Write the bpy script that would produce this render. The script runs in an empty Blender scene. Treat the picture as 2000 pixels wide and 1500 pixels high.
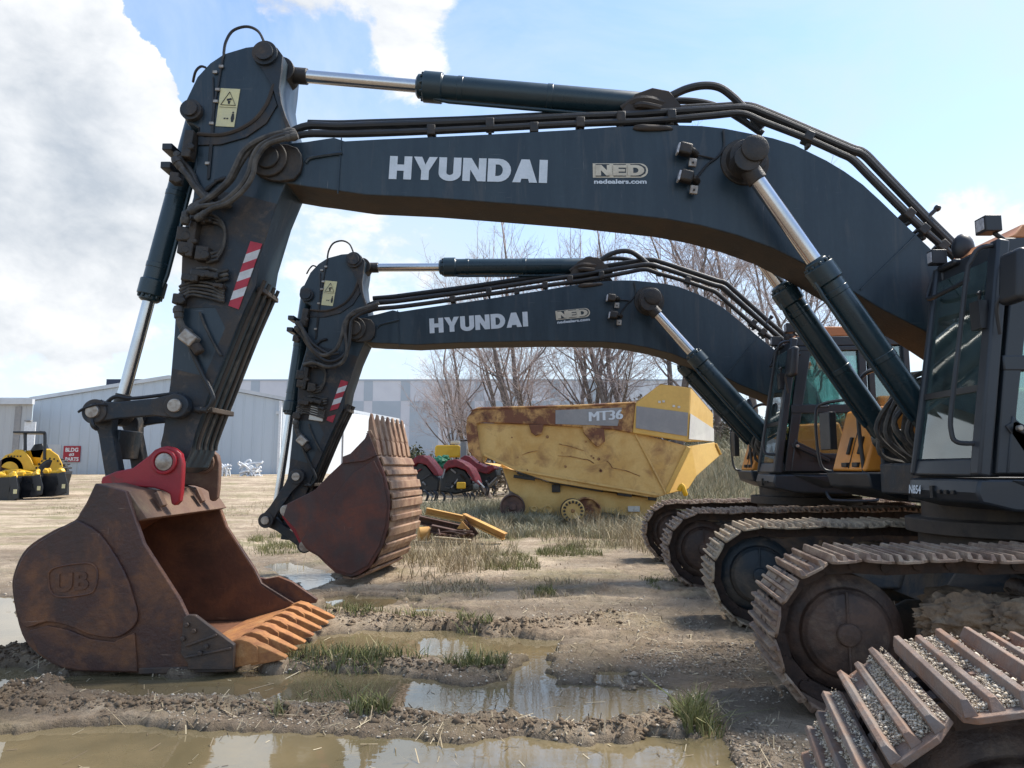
import bpy, bmesh, math, random
import numpy as np
from mathutils import Vector, Matrix

# ------------------------------------------------------------------ camera, sky, sun, exposure
SC = bpy.context.scene
COL = SC.collection
F, CX, CY, HC = 1387.0, 1000.0, 750.0, 1.70
TH = math.atan(165.0 / F)
cam_d = bpy.data.cameras.new('camera'); cam = bpy.data.objects.new('camera', cam_d); COL.objects.link(cam)
cam.location = (0, 0, HC); cam.rotation_euler = (math.pi / 2 + TH, 0, 0)
cam_d.sensor_width = 36.0; cam_d.lens = 36.0 * F / 2000.0; cam_d.clip_start = 0.05; cam_d.clip_end = 3000
SC.camera = cam

SUN_EL, SUN_AZ = math.radians(55), math.radians(66)      # azimuth measured from +Y (away from the camera) towards +X
sd = Vector((math.sin(SUN_AZ) * math.cos(SUN_EL), math.cos(SUN_AZ) * math.cos(SUN_EL), math.sin(SUN_EL)))
sl = bpy.data.lights.new('sun', 'SUN'); sun = bpy.data.objects.new('sun', sl); COL.objects.link(sun)
sl.energy = 3.2; sl.angle = math.radians(14); sl.color = (1.0, 0.935, 0.83)
sun.rotation_euler = (-sd).to_track_quat('-Z', 'Y').to_euler()
SC.view_settings.view_transform = 'Standard'; SC.view_settings.look = 'None'
SC.view_settings.exposure = 1.12; SC.view_settings.gamma = 1.0


def pdir(u, v):
    xc = (u - CX) / F; yc = (CY - v) / F
    return Vector((xc, math.cos(TH) - yc * math.sin(TH), math.sin(TH) + yc * math.cos(TH)))


def P(u, v, Y):
    """point of the vertical plane at distance Y that shows at photo position u, v"""
    d = pdir(u, v); t = Y / d.y
    return Vector((d.x * t, Y, HC + d.z * t))


def G(u, v, z=0.0):
    """point of the ground plane"""
    d = pdir(u, v); t = (z - HC) / d.z
    return Vector((d.x * t, d.y * t, z))


# ---- small node helper
class NT:
    def __init__(s, tree): s.t = tree; s.n = tree.nodes; s.l = tree.links
    def new(s, ty, **kw):
        n = s.n.new(ty)
        for k, v in kw.items(): setattr(n, k, v)
        return n
    def put(s, sock, val):
        if isinstance(val, bpy.types.NodeSocket): s.l.new(val, sock)
        else:
            if hasattr(sock.default_value, '__len__') and hasattr(val, '__len__') and len(sock.default_value) == 4 and len(val) == 3:
                val = (*val, 1.0)
            sock.default_value = val
    def math(s, op, a, b=0.0, c=0.0, clamp=False):
        n = s.new('ShaderNodeMath', operation=op, use_clamp=clamp)
        s.put(n.inputs[0], a); s.put(n.inputs[1], b); s.put(n.inputs[2], c)
        return n.outputs[0]
    def vmath(s, op, a, b=(0, 0, 0), out=0):
        n = s.new('ShaderNodeVectorMath', operation=op)
        s.put(n.inputs[0], a); s.put(n.inputs[1], b)
        return n.outputs[out]
    def scale(s, a, k):
        n = s.new('ShaderNodeVectorMath', operation='SCALE'); s.put(n.inputs[0], a); s.put(n.inputs['Scale'], k)
        return n.outputs[0]
    def mix(s, f, a, b, bt='MIX'):
        n = s.new('ShaderNodeMix', data_type='RGBA', blend_type=bt)
        s.put(n.inputs[0], f); s.put(n.inputs[6], a); s.put(n.inputs[7], b)
        return n.outputs[2]
    def rng(s, v, a, b, c=0.0, d=1.0, smooth=False):
        n = s.new('ShaderNodeMapRange', interpolation_type='SMOOTHSTEP' if smooth else 'LINEAR')
        n.clamp = True
        for i, q in enumerate((v, a, b, c, d)): s.put(n.inputs[i], q)
        return n.outputs[0]
    def noise(s, vec, scale, detail=4, rough=0.55, dist=0.0, out=0):
        n = s.new('ShaderNodeTexNoise')
        if vec is not None: s.put(n.inputs['Vector'], vec)
        n.inputs['Scale'].default_value = scale; n.inputs['Detail'].default_value = detail
        n.inputs['Roughness'].default_value = rough; n.inputs['Distortion'].default_value = dist
        return n.outputs[out]
    def voro(s, vec, scale, feat='F1', out='Distance'):
        n = s.new('ShaderNodeTexVoronoi', feature=feat); s.put(n.inputs['Vector'], vec)
        n.inputs['Scale'].default_value = scale
        return n.outputs[out]


# ---- world: Nishita sky with clouds laid out by direction
W = bpy.data.worlds.new("World"); SC.world = W; W.use_nodes = True
def build_world():
    t = NT(W.node_tree); W.node_tree.nodes.clear()
    out = t.new('ShaderNodeOutputWorld'); bg = t.new('ShaderNodeBackground')
    sky = t.new('ShaderNodeTexSky', sky_type='NISHITA'); sky.sun_disc = False
    sky.sun_elevation = SUN_EL; sky.sun_rotation = SUN_AZ
    sky.air_density = 1.0; sky.dust_density = 0.5; sky.ozone_density = 1.6
    d = t.new('ShaderNodeTexCoord').outputs['Generated']
    sep = t.new('ShaderNodeSeparateXYZ'); t.put(sep.inputs[0], d); z = sep.outputs[2]
    flat = t.vmath('MULTIPLY', d, (1.0, 1.0, 1.55))
    n1 = t.noise(flat, 4.2, 12, 0.60, 0.25)
    n1s = t.noise(t.vmath('ADD', flat, tuple(0.045 * c for c in sd)), 4.2, 5, 0.58, 0.25)
    n2 = t.noise(flat, 13.0, 9, 0.62, 0.4)

    dw = t.vmath('NORMALIZE', t.vmath('ADD', d, t.scale(t.vmath('SUBTRACT', t.noise(d, 7.0, 7, 0.62, 0.2, 1), (.5, .5, .5)), 0.16)))

    def blobs(lst):
        acc = None
        for q5 in lst:
            u, v, r, a = q5[:4]; k0, k1 = (1.12, .72) if len(q5) > 4 else (1.35, .35)
            q = pdir(u, v).normalized()
            dt = t.vmath('DOT_PRODUCT', dw, tuple(q), out=1)
            b = t.rng(dt, math.cos(r * k0 / F), math.cos(r * k1 / F), 0.0, a, True)
            acc = b if acc is None else t.math('ADD', acc, b)
        return acc
    cov = blobs([(-40, 150, 200, .55), (60, 330, 230, .5), (-80, 330, 300, .4), (110, 70, 130, .5, 1), (205, 150, 92, .5, 1), (275, 205, 80, .5, 1), (290, 290, 95, .5, 1), (30, 20, 150, .4, 1), (170, 260, 120, .4, 1), (330, 330, 70, .35, 1),
                 (640, 30, 190, .36), (840, 40, 110, .28), (1960, 470, 130, .5), (1600, 520, 260, .16),
                 (60, 560, 130, .30), (170, 620, 80, .24), (-60, 450, 170, .30), (60, 780, 300, .15),
                 (740, 560, 170, .16), (640, 640, 140, .14), (780, 455, 90, .15), (500, 480, 120, .1)])
    clear = blobs([(330, 60, 110, .45), (1250, 90, 300, .4), (1650, 250, 330, .4), (640, 200, 120, .25), (1000, 330, 200, .2)])
    base = t.math('ADD', t.math('MULTIPLY', n1, 1.25), t.math('MULTIPLY', n2, 0.60))
    cc = t.math('SUBTRACT', t.math('ADD', base, cov), clear)
    dens = t.rng(cc, 1.06, 1.27, 0, 1, True)
    # cloud tone: bright towards the sun, grey where thick and low
    relief = t.math('SUBTRACT', n1, n1s)
    grey = blobs([(60, 420, 230, .5), (-60, 300, 200, .35), (250, 400, 110, .3), (560, 30, 170, .35), (130, 250, 120, .12)])
    n3 = t.noise(flat, 2.2, 5, 0.55, 0.5)
    tone = t.math('ADD', 0.84, t.math('MULTIPLY', relief, 2.6))
    tone = t.math('ADD', tone, t.math('MULTIPLY', t.math('SUBTRACT', n2, 0.5), 1.1))
    tone = t.math('ADD', tone, t.math('MULTIPLY', t.math('SUBTRACT', n3, 0.5), 1.0))
    tone = t.math('SUBTRACT', tone, t.math('MULTIPLY', grey, 0.62))
    tone = t.rng(tone, -0.15, 0.95, 0, 1)
    ccol = t.mix(tone, (1.9, 2.1, 2.35), (3.5, 3.55, 3.6))
    hz = t.rng(z, 0.0, 0.52, 0.85, 0.0, True); SKYT = (0.84, 0.91, 0.98)
    skyc = t.mix(hz, t.mix(1.0, sky.outputs[0], SKYT, 'MULTIPLY'), (3.0, 3.45, 3.85))
    veil = t.math('ADD', 0.07, t.math('MULTIPLY', t.rng(t.noise(flat, 2.0, 8, 0.62, 0.8), 0.40, 0.72), 0.75))
    skyc = t.mix(veil, skyc, (2.5, 2.95, 3.35))
    colr = t.mix(t.math('MULTIPLY', dens, 0.97), skyc, ccol)
    t.put(bg.inputs[0], colr); bg.inputs[1].default_value = 0.14
    t.l.new(bg.outputs[0], out.inputs[0])
build_world()

# ------------------------------------------------------------------ materials
def new_mat(name):
    m = bpy.data.materials.new(name); m.use_nodes = True
    t = NT(m.node_tree); b = t.n['Principled BSDF']
    return m, t, b


def pm(name, c1, c2=None, scale=3.0, rough=0.5, metal=0.0, bump=0.0, bscale=40.0, lo=0.42, hi=0.62,
       c3=None, s3=1.2, lo3=0.55, hi3=0.7, rvar=0.12, streak=None, spec=None, coat=0.0, scratch=None):
    """painted / rusty / dusty surface: c1 with patches of c2 and larger stains of c3"""
    m, t, b = new_mat(name)
    co = t.new('ShaderNodeTexCoord').outputs['Object']
    co = t.vmath('ADD', co, t.scale((13.0, 7.0, 5.0), t.new('ShaderNodeObjectInfo').outputs['Random']))
    if streak: co2 = t.vmath('MULTIPLY', co, streak)
    else: co2 = co
    n = t.noise(co2, scale, 8, 0.62, 0.3)
    col = c1
    if c2 is not None:
        col = t.mix(t.rng(n, lo, hi), c1, c2)
    if c3 is not None:
        n3 = t.noise(co2, s3, 9, 0.68, 0.6)
        col = t.mix(t.rng(n3, lo3, hi3), col, c3)
    if not isinstance(col, tuple):
        fine = t.noise(co, bscale * 1.5, 3, 0.6)
        col = t.mix(t.rng(fine, 0.3, 0.75, 0.0, 0.22), col, (0.5 * c1[0], 0.5 * c1[1], 0.5 * c1[2]))
    if scratch:
        for k, (sc, an) in enumerate((((3, 3, 60), .5), ((60, 4, 5), .9))):
            s_ = t.noise(t.vmath('MULTIPLY', t.vmath('ADD', co, t.scale(t.noise(co, 1.5, 2, .5, 0, 1), .05)), sc), 1.0, 2, .5)
            col = t.mix(t.math('MULTIPLY', t.rng(s_, .70, .76), t.rng(t.noise(co, 2.5, 3, .6), .50, .62, 0, scratch[3])), col, scratch[:3])
    t.put(b.inputs['Base Color'], col)
    t.put(b.inputs['Roughness'], t.rng(n, 0.3, 0.7, max(0.02, rough - rvar), min(1, rough + rvar)))
    b.inputs['Metallic'].default_value = metal
    if spec is not None: b.inputs['Specular IOR Level'].default_value = spec
    if coat: b.inputs['Coat Weight'].default_value = coat; b.inputs['Coat Roughness'].default_value = 0.15
    if bump:
        bn = t.new('ShaderNodeBump'); bn.inputs['Strength'].default_value = min(1, bump); bn.inputs['Distance'].default_value = 0.012
        t.put(bn.inputs['Height'], t.noise(co, bscale, 6, 0.65))
        t.l.new(bn.outputs[0], b.inputs['Normal'])
    return m


M = {}
M['navy'] = pm('navy_paint', (0.011, 0.025, 0.038), (0.024, 0.043, 0.058), 2.4, 0.42, bump=0.14, bscale=14, c3=(0.085, 0.080, 0.076), s3=3.4, lo3=0.54, hi3=0.84, streak=(1.8, 1.8, 0.22), scratch=(.12, .125, .13, .7))
M['navy_dirty'] = pm('navy_paint_dirty', (0.012, 0.020, 0.029), (0.050, 0.039, 0.031), 3.0, 0.62, bump=0.35, bscale=30, c3=(0.125, 0.088, 0.058), s3=4.2, lo3=0.54, hi3=0.76)
M['navy_gloss'] = pm('navy_gloss_paint', (0.012, 0.030, 0.040), (0.016, 0.036, 0.047), 1.6, 0.28, bump=0.05, bscale=10, c3=(0.045, 0.04, 0.036), s3=2.4, lo3=0.66, hi3=0.9)
M['grease'] = pm('greasy_black', (0.014, 0.012, 0.010), (0.048, 0.036, 0.026), 6, 0.55, bump=0.5, bscale=45, c3=(0.10, 0.075, 0.05), s3=4, lo3=0.6, hi3=0.8)
M['dirtsteel'] = pm('dirty_brown_steel', (0.034, 0.025, 0.019), (0.068, 0.050, 0.036), 3, 0.75, bump=0.3, bscale=30, c3=(0.020, 0.016, 0.013), s3=1.6)
M['rubber'] = pm('black_rubber', (0.012, 0.012, 0.013), (0.022, 0.021, 0.020), 8, 0.5, bump=0.1)
M['hosedust'] = pm('dusty_hose', (0.03, 0.027, 0.024), (0.10, 0.088, 0.072), 7, 0.65, bump=0.15)
M['chrome'] = pm('chrome', (0.62, 0.62, 0.63), (0.55, 0.55, 0.56), 2, 0.2, 1.0, rvar=0.06)
M['plastic'] = pm('black_plastic', (0.017, 0.019, 0.023), (0.024, 0.026, 0.030), 5, 0.45)
M['cabgrey'] = pm('charcoal_paint', (0.020, 0.025, 0.032), (0.028, 0.034, 0.042), 2, 0.42, c3=(0.055, 0.052, 0.05), s3=3, lo3=0.62, hi3=0.85)
M['orange'] = pm('orange_paint', (0.74, 0.29, 0.04), (0.66, 0.25, 0.035), 2, 0.42, c3=(0.35, 0.17, 0.05), s3=3, lo3=0.64, hi3=0.85)
M['roofor'] = pm('roof_orange', (0.50, 0.20, 0.075), (0.46, 0.19, 0.08), 2, 0.6, c3=(0.3, 0.18, 0.11), s3=3, lo3=0.6, hi3=0.8)
M['bucket'] = pm('bucket_brown_rust', (0.066, 0.028, 0.021), (0.20, 0.08, 0.030), 3.0, 0.54, bump=0.6, bscale=26, c3=(0.046, 0.026, 0.022), s3=1.3, lo3=0.46, hi3=0.64, rvar=0.1, scratch=(.24, .16, .12, .75))
M['bucketin'] = pm('bucket_inner_rust', (0.105, 0.043, 0.024), (0.18, 0.074, 0.034), 3, 0.75, bump=0.4, bscale=24, c3=(0.055, 0.027, 0.016), s3=1.3, lo3=0.5, hi3=0.7, scratch=(.36, .2, .12, .7))
M['bucketbox'] = pm('bucket_top_brown', (0.16, 0.095, 0.062), (0.12, 0.062, 0.042), 3, 0.6, bump=0.3, bscale=26, c3=(0.24, 0.17, 0.10), s3=2.4)
M['tooth'] = pm('tooth_orange_rust', (0.43, 0.19, 0.062), (0.27, 0.11, 0.045), 7, 0.8, bump=0.6, bscale=40, c3=(0.5, 0.27, 0.11), s3=4)
M['wear'] = pm('wear_plate_grey', (0.050, 0.036, 0.030), (0.10, 0.06, 0.038), 5, 0.6, bump=0.4, bscale=30)
M['backwear'] = pm('bucket_back_worn', (0.34, 0.21, 0.13), (0.20, 0.105, 0.065), 5, 0.62, bump=0.35, bscale=30, c3=(0.40, 0.29, 0.2), s3=3.5)
M['bucketdark'] = pm('bucket_maroon', (0.068, 0.028, 0.024), (0.16, 0.050, 0.030), 2.0, 0.58, bump=0.5, bscale=26, c3=(0.058, 0.044, 0.044), s3=1.4, lo3=0.46, hi3=0.64, scratch=(.20, .12, .09, .7))
M['red'] = pm('red_paint', (0.33, 0.012, 0.022), (0.26, 0.012, 0.02), 3, 0.42, bump=0.12, c3=(0.10, 0.04, 0.03), s3=5, lo3=0.55, hi3=0.72, scratch=(.40, .22, .2, .8))
M['pin'] = pm('steel_pin', (0.42, 0.38, 0.33), (0.26, 0.21, 0.17), 12, 0.45, 0.6, bump=0.2)
M['shoe'] = pm('track_shoe_steel', (0.165, 0.104, 0.074), (0.30, 0.215, 0.155), 7, 0.6, 0.15, bump=0.5, bscale=38, c3=(0.40, 0.32, 0.235), s3=4, lo3=0.48, hi3=0.70)
M['shoetan'] = pm('track_shoe_sandy', (0.25, 0.19, 0.135), (0.42, 0.335, 0.235), 7, 0.75, 0.0, bump=0.5, bscale=38, c3=(0.42, 0.34, 0.24), s3=4, lo3=0.48, hi3=0.7)
M['shoerust'] = pm('track_shoe_rust', (0.165, 0.118, 0.095), (0.29, 0.15, 0.085), 5, 0.62, 0.1, bump=0.5, bscale=38, c3=(0.23, 0.195, 0.17), s3=3, lo3=0.44, hi3=0.68)
M['chain'] = pm('track_chain', (0.030, 0.018, 0.014), (0.070, 0.042, 0.030), 8, 0.7, bump=0.5, bscale=30)
M['idler'] = pm('idler_brown', (0.045, 0.030, 0.025), (0.110, 0.066, 0.046), 5, 0.6, bump=0.7, bscale=22, c3=(0.19, 0.14, 0.10), s3=4, lo3=0.54, hi3=0.76)
M['idlerblue'] = pm('idler_blue', (0.016, 0.026, 0.036), (0.062, 0.052, 0.044), 3, 0.6, bump=0.5, bscale=22, c3=(0.15, 0.12, 0.088), s3=3, lo3=0.48, hi3=0.7)
M['trackframe'] = pm('track_frame_dirty', (0.024, 0.030, 0.036), (0.11, 0.083, 0.058), 3, 0.75, bump=0.5, bscale=22, c3=(0.13, 0.098, 0.068), s3=2, lo3=0.5, hi3=0.68)
M['mud'] = pm('dried_mud', (0.22, 0.155, 0.098), (0.12, 0.085, 0.058), 7, 0.95, bump=1.0, bscale=26, c3=(0.27, 0.205, 0.135), s3=9)
M['whitepaint'] = pm('white_paint', (0.72, 0.74, 0.76), (0.62, 0.63, 0.64), 6, 0.5)
M['letter'] = pm('letter_white', (0.62, 0.66, 0.70), (0.55, 0.60, 0.63), 9, 0.5)
M['decal'] = pm('decal_cream', (0.60, 0.54, 0.42), (0.50, 0.44, 0.34), 9, 0.5)
M['decaldark'] = pm('decal_dark', (0.022, 0.03, 0.035), None, 9, 0.5)
M['label'] = pm('label_cream', (0.66, 0.60, 0.32), (0.58, 0.54, 0.33), 9, 0.5)
M['ink'] = pm('ink_black', (0.015, 0.015, 0.015), None, 9, 0.5)
M['stripered'] = pm('stripe_red', (0.42, 0.018, 0.04), (0.34, 0.02, 0.035), 9, 0.5)
M['stripewhite'] = pm('stripe_white', (0.60, 0.60, 0.60), (0.5, 0.49, 0.48), 9, 0.5, c3=(0.3, 0.25, 0.2), s3=6, lo3=0.6, hi3=0.8)
M['tyellow'] = pm('old_yellow_paint', (0.64, 0.42, 0.15), (0.54, 0.32, 0.095), 1.2, 0.6, bump=0.2, bscale=12, c3=(0.25, 0.115, 0.045), s3=1.3, lo3=0.51, hi3=0.72)
M['tyellow2'] = pm('canopy_yellow_paint', (0.66, 0.41, 0.10), (0.60, 0.36, 0.09), 1.0, 0.55, bump=0.1, bscale=8, c3=(0.3, 0.15, 0.05), s3=2.2, lo3=0.68, hi3=0.8)
M['tchassis'] = pm('chassis_pale_yellow', (0.62, 0.42, 0.15), (0.56, 0.35, 0.11), 1.6, 0.65, bump=0.2, bscale=12, c3=(0.20, 0.09, 0.04), s3=1.8, lo3=0.64, hi3=0.78)
M['trust'] = pm('truck_rust', (0.16, 0.062, 0.030), (0.52, 0.30, 0.11), 2.2, 0.8, bump=0.4, bscale=14, lo=0.44, hi=0.58, c3=(0.09, 0.035, 0.02), s3=4, lo3=0.54, hi3=0.7)
M['tgrey'] = pm('faded_grey_paint', (0.24, 0.235, 0.235), (0.30, 0.29, 0.28), 2, 0.6, c3=(0.2, 0.11, 0.06), s3=2.2, lo3=0.63, hi3=0.74)
M['tpale'] = pm('faded_pale_paint', (0.60, 0.58, 0.52), (0.52, 0.50, 0.46), 2, 0.6)
M['cyellow'] = pm('machine_yellow', (0.72, 0.42, 0.02), (0.66, 0.36, 0.015), 2, 0.4)
M['drum'] = pm('drum_brown', (0.14, 0.075, 0.055), (0.07, 0.045, 0.038), 4, 0.7, bump=0.4, bscale=10)
M['tyre'] = pm('tyre_black', (0.014, 0.014, 0.015), (0.03, 0.029, 0.028), 5, 0.7)
M['implred'] = pm('implement_red', (0.21, 0.010, 0.018), (0.12, 0.012, 0.016), 6, 0.5)
M['blackpaint'] = pm('black_paint', (0.008, 0.010, 0.014), (0.014, 0.016, 0.02), 3, 0.35)
M['green'] = pm('green_paint', (0.02, 0.20, 0.09), (0.02, 0.15, 0.07), 3, 0.5)
M['scrapy'] = pm('scrap_yellow', (0.55, 0.31, 0.08), (0.45, 0.22, 0.06), 3, 0.65, bump=0.2, c3=(0.12, 0.05, 0.03), s3=3, lo3=0.58, hi3=0.7)
M['scrapr'] = pm('scrap_rust', (0.075, 0.042, 0.032), (0.12, 0.06, 0.042), 4, 0.8, bump=0.3)
M['plank'] = pm('pale_bar', (0.55, 0.45, 0.30), (0.45, 0.34, 0.2), 5, 0.7)
M['signred'] = pm('sign_red', (0.36, 0.016, 0.035), (0.32, 0.015, 0.03), 2, 0.5)
M['lamp'] = pm('lamp_lens', (0.5, 0.5, 0.52), (0.3, 0.3, 0.32), 40, 0.15)
M['interior'] = pm('cab_interior', (0.06, 0.06, 0.062), (0.09, 0.09, 0.09), 4, 0.7)
M['navybldg'] = pm('navy_cladding', (0.012, 0.022, 0.055), (0.016, 0.028, 0.065), 1, 0.5)
M['bark'] = pm('bare_bark', (0.13, 0.105, 0.092), (0.22, 0.185, 0.16), 5, 0.9, bump=0.3, bscale=12)
M['twig'] = pm('bare_twig', (0.45, 0.37, 0.35), (0.34, 0.275, 0.26), 2, 0.9)
M['stone'] = pm('pale_gravel', (0.40, 0.335, 0.26), (0.30, 0.25, 0.20), 9, 0.9)


def ribbed(name, c1, c2, pitch, depth=0.5):
    m, t, b = new_mat(name)
    co = t.new('ShaderNodeTexCoord').outputs['Object']
    n = t.noise(t.vmath('MULTIPLY', co, (1, 1, 0.15)), 0.35, 6, 0.6)
    col = t.mix(t.rng(n, 0.35, 0.68), c1, c2)
    sep = t.new('ShaderNodeSeparateXYZ'); t.put(sep.inputs[0], co)
    s = t.math('ADD', sep.outputs[0], sep.outputs[1])
    w = t.math('PINGPONG', s, pitch)
    w = t.rng(w, pitch * 0.70, pitch * 0.95, 0, 1)
    bn = t.new('ShaderNodeBump'); bn.inputs['Strength'].default_value = depth; bn.inputs['Distance'].default_value = 0.06
    t.put(bn.inputs['Height'], w); t.l.new(bn.outputs[0], b.inputs['Normal'])
    t.put(b.inputs['Base Color'], col); b.inputs['Roughness'].default_value = 0.5
    return m
M['wall_blue'] = ribbed('ribbed_blue_grey_wall', (0.40, 0.45, 0.50), (0.46, 0.51, 0.56), 0.5, 0.8)
M['wall_white'] = ribbed('ribbed_white_wall', (0.72, 0.74, 0.76), (0.66, 0.69, 0.72), 0.6, 0.3)
M['wall_grey'] = ribbed('ribbed_pale_grey_wall', (0.43, 0.44, 0.44), (0.36, 0.37, 0.38), 0.3)
M['trim'] = pm('wall_trim', (0.55, 0.57, 0.59), (0.48, 0.5, 0.52), 1, 0.5)
M['panel_light'] = pm('tilt_wall_light', (0.60, 0.60, 0.64), (0.66, 0.66, 0.69), 0.2, 0.7)
M['panel_mid'] = pm('tilt_wall_mid', (0.40, 0.45, 0.50), (0.44, 0.48, 0.53), 0.2, 0.7)


def glass_mat():
    m, t, b = new_mat('cab_glass'); t.n.remove(b)
    out = t.n['Material Output']
    tr = t.new('ShaderNodeBsdfTransparent'); tr.inputs[0].default_value = (0.60, 0.80, 0.77, 1)
    gl = t.new('ShaderNodeBsdfGlossy'); gl.inputs['Roughness'].default_value = 0.03; gl.inputs[0].default_value = (0.9, 0.95, 0.95, 1)
    fr = t.new('ShaderNodeFresnel'); fr.inputs[0].default_value = 1.5
    mx = t.new('ShaderNodeMixShader'); t.put(mx.inputs[0], t.math('ADD', t.math('MULTIPLY', fr.outputs[0], 1.2), 0.12, clamp=True))
    df = t.new('ShaderNodeBsdfDiffuse'); df.inputs[0].default_value = (.22, .34, .33, 1); m2 = t.new('ShaderNodeMixShader'); t.put(m2.inputs[0], t.rng(t.noise(t.new('ShaderNodeTexCoord').outputs['Object'], 3, 6, .65), .35, .7, .06, .26)); t.l.new(tr.outputs[0], m2.inputs[1]); t.l.new(df.outputs[0], m2.inputs[2])  # teal dust film, its colour standing in for light on the dark panes
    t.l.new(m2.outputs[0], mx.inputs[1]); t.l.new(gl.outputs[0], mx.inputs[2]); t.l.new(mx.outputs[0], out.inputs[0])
    return m
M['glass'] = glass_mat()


# ------------------------------------------------------------------ mesh building
class MB:
    def __init__(s): s.v = []; s.f = []; s.m = []
    def add(s, verts, faces, m=0):
        o = len(s.v); s.v += [tuple(q) for q in verts]; s.f += [tuple(o + i for i in f) for f in faces]
        s.m += [m] * len(faces) if not isinstance(m, list) else m
        return s
    def prism(s, near, far, m=0, side=None):
        n = len(near)
        fs = [tuple(range(n)), tuple(range(2 * n - 1, n - 1, -1))]
        ms = [m, m]
        for i in range(n):
            j = (i + 1) % n; fs.append((i, n + i, n + j, j)); ms.append(side[i] if side else m)
        return s.add(list(near) + list(far), fs, ms)
    def slab(s, pts, vec, m=0, side=None):
        vec = Vector(vec); return s.prism(pts, [Vector(p) + vec for p in pts], m, side)
    def box(s, c, size, rot=None, m=0):
        x, y, z = (q / 2 for q in size); R = rot or Matrix.Identity(3); c = Vector(c)
        vs = [c + R @ Vector((a * x, b * y, d * z)) for a in (-1, 1) for b in (-1, 1) for d in (-1, 1)]
        return s.add(vs, [(0, 1, 3, 2), (4, 6, 7, 5), (0, 4, 5, 1), (2, 3, 7, 6), (0, 2, 6, 4), (1, 5, 7, 3)], m)
    def boxb(s, a, b, m=0):
        a = Vector(a); b = Vector(b); return s.box((a + b) / 2, [abs(q) for q in (b - a)], None, m)
    def beam(s, p, q, w, h, m=0, up=(0, 0, 1)):
        p = Vector(p); q = Vector(q); z = (q - p); L = z.length; z.normalize()
        x = z.cross(Vector(up))
        if x.length < 1e-4: x = z.cross(Vector((0, 1, 0)))
        x.normalize(); y = z.cross(x).normalized()
        R = Matrix((x, y, z)).transposed()
        return s.box((p + q) / 2, (w, h, L), R, m)
    def tube(s, pts, r, n=8, m=0, closed=False, caps=True):
        pts = [Vector(p) for p in pts]; k = len(pts)
        rr = r if isinstance(r, (list, tuple)) else [r] * k
        vs = []; fs = []; T0 = None; x = None
        for i, p in enumerate(pts):
            t = (pts[min(i + 1, k - 1)] - pts[max(i - 1, 0)])
            if t.length < 1e-9: t = Vector((0, 0, 1))
            t.normalize()
            if x is None:
                x = t.cross(Vector((0, 0, 1)))
                if x.length < 1e-3: x = t.cross(Vector((0, 1, 0)))
                x.normalize()
            else:
                x = (x - t * x.dot(t))
                if x.length < 1e-6: x = t.orthogonal()
                x.normalize()
            y = t.cross(x)
            for a in range(n):
                an = 2 * math.pi * a / n; vs.append(p + (x * math.cos(an) + y * math.sin(an)) * rr[i])
        for i in range(k - 1):
            for a in range(n):
                b = (a + 1) % n; fs.append((i * n + a, i * n + b, (i + 1) * n + b, (i + 1) * n + a))
        if caps:
            fs.append(tuple(range(n - 1, -1, -1))); fs.append(tuple((k - 1) * n + a for a in range(n)))
        return s.add(vs, fs, m)
    def cyl(s, p, q, r, n=28, m=0, r2=None):
        return s.tube([p, q], [r, r if r2 is None else r2], n, m)
    def lathe(s, p, q, prof, n=32, m=0):
        """prof: list of (t along p->q in metres, radius)"""
        p = Vector(p); q = Vector(q); d = (q - p).normalized()
        x = d.orthogonal().normalized(); y = d.cross(x); vs = []; fs = []; k = len(prof)
        for (a, r) in prof:
            for i in range(n):
                an = 2 * math.pi * i / n; vs.append(p + d * a + (x * math.cos(an) + y * math.sin(an)) * r)
        for j in range(k - 1):
            for i in range(n):
                b = (i + 1) % n; fs.append((j * n + i, j * n + b, (j + 1) * n + b, (j + 1) * n + i))
        fs.append(tuple(range(n - 1, -1, -1))); fs.append(tuple((k - 1) * n + i for i in range(n)))
        return s.add(vs, fs, m)
    def blob(s, c, rad, seed=0, sub=3, amp=0.25, m=0, fr=1.3):
        bm = bmesh.new(); bmesh.ops.create_icosphere(bm, subdivisions=sub, radius=1.0)
        from mathutils import noise as mn
        c = Vector(c); vs = []
        for v in bm.verts:
            k = 1 + amp * mn.fractal(v.co * fr + Vector((seed * 3.1, seed * 1.7, seed)), 0.7, 2.2, 5)
            vs.append(c + Vector((v.co.x * rad[0], v.co.y * rad[1], v.co.z * rad[2])) * k)
        fs = [tuple(v.index for v in f.verts) for f in bm.faces]; bm.free()
        return s.add(vs, fs, m)
    def cut(s): s.cuts = getattr(s, 'cuts', []) + [(len(s.v), len(s.f))]; return s
    def tf(s, fn): s.v = [tuple(fn(Vector(q))) for q in s.v]; return s
    def build(s, name, mat, parent=None, bevel=0.0, smooth=35, recalc=True, seg=2):
        if getattr(s, 'cuts', None):
            pv = pf = 0; res = []
            for cv, cf in s.cuts + [(len(s.v), len(s.f))]:
                if cf > pf:
                    q = MB(); q.v = s.v[pv:cv]; q.f = [tuple(i - pv for i in f) for f in s.f[pf:cf]]; q.m = s.m[pf:cf]
                    res.append(q.build(name, mat, parent, bevel, smooth, recalc, seg))
                pv, pf = cv, cf
            return res[0]
        me = bpy.data.meshes.new(name); me.from_pydata(s.v, [], s.f)
        mats = mat if isinstance(mat, list) else [mat]
        for q in mats: me.materials.append(M[q] if isinstance(q, str) else q)
        me.polygons.foreach_set('material_index', s.m)
        if recalc:
            bm = bmesh.new(); bm.from_mesh(me); bmesh.ops.recalc_face_normals(bm, faces=bm.faces); bm.to_mesh(me); bm.free()
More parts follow.
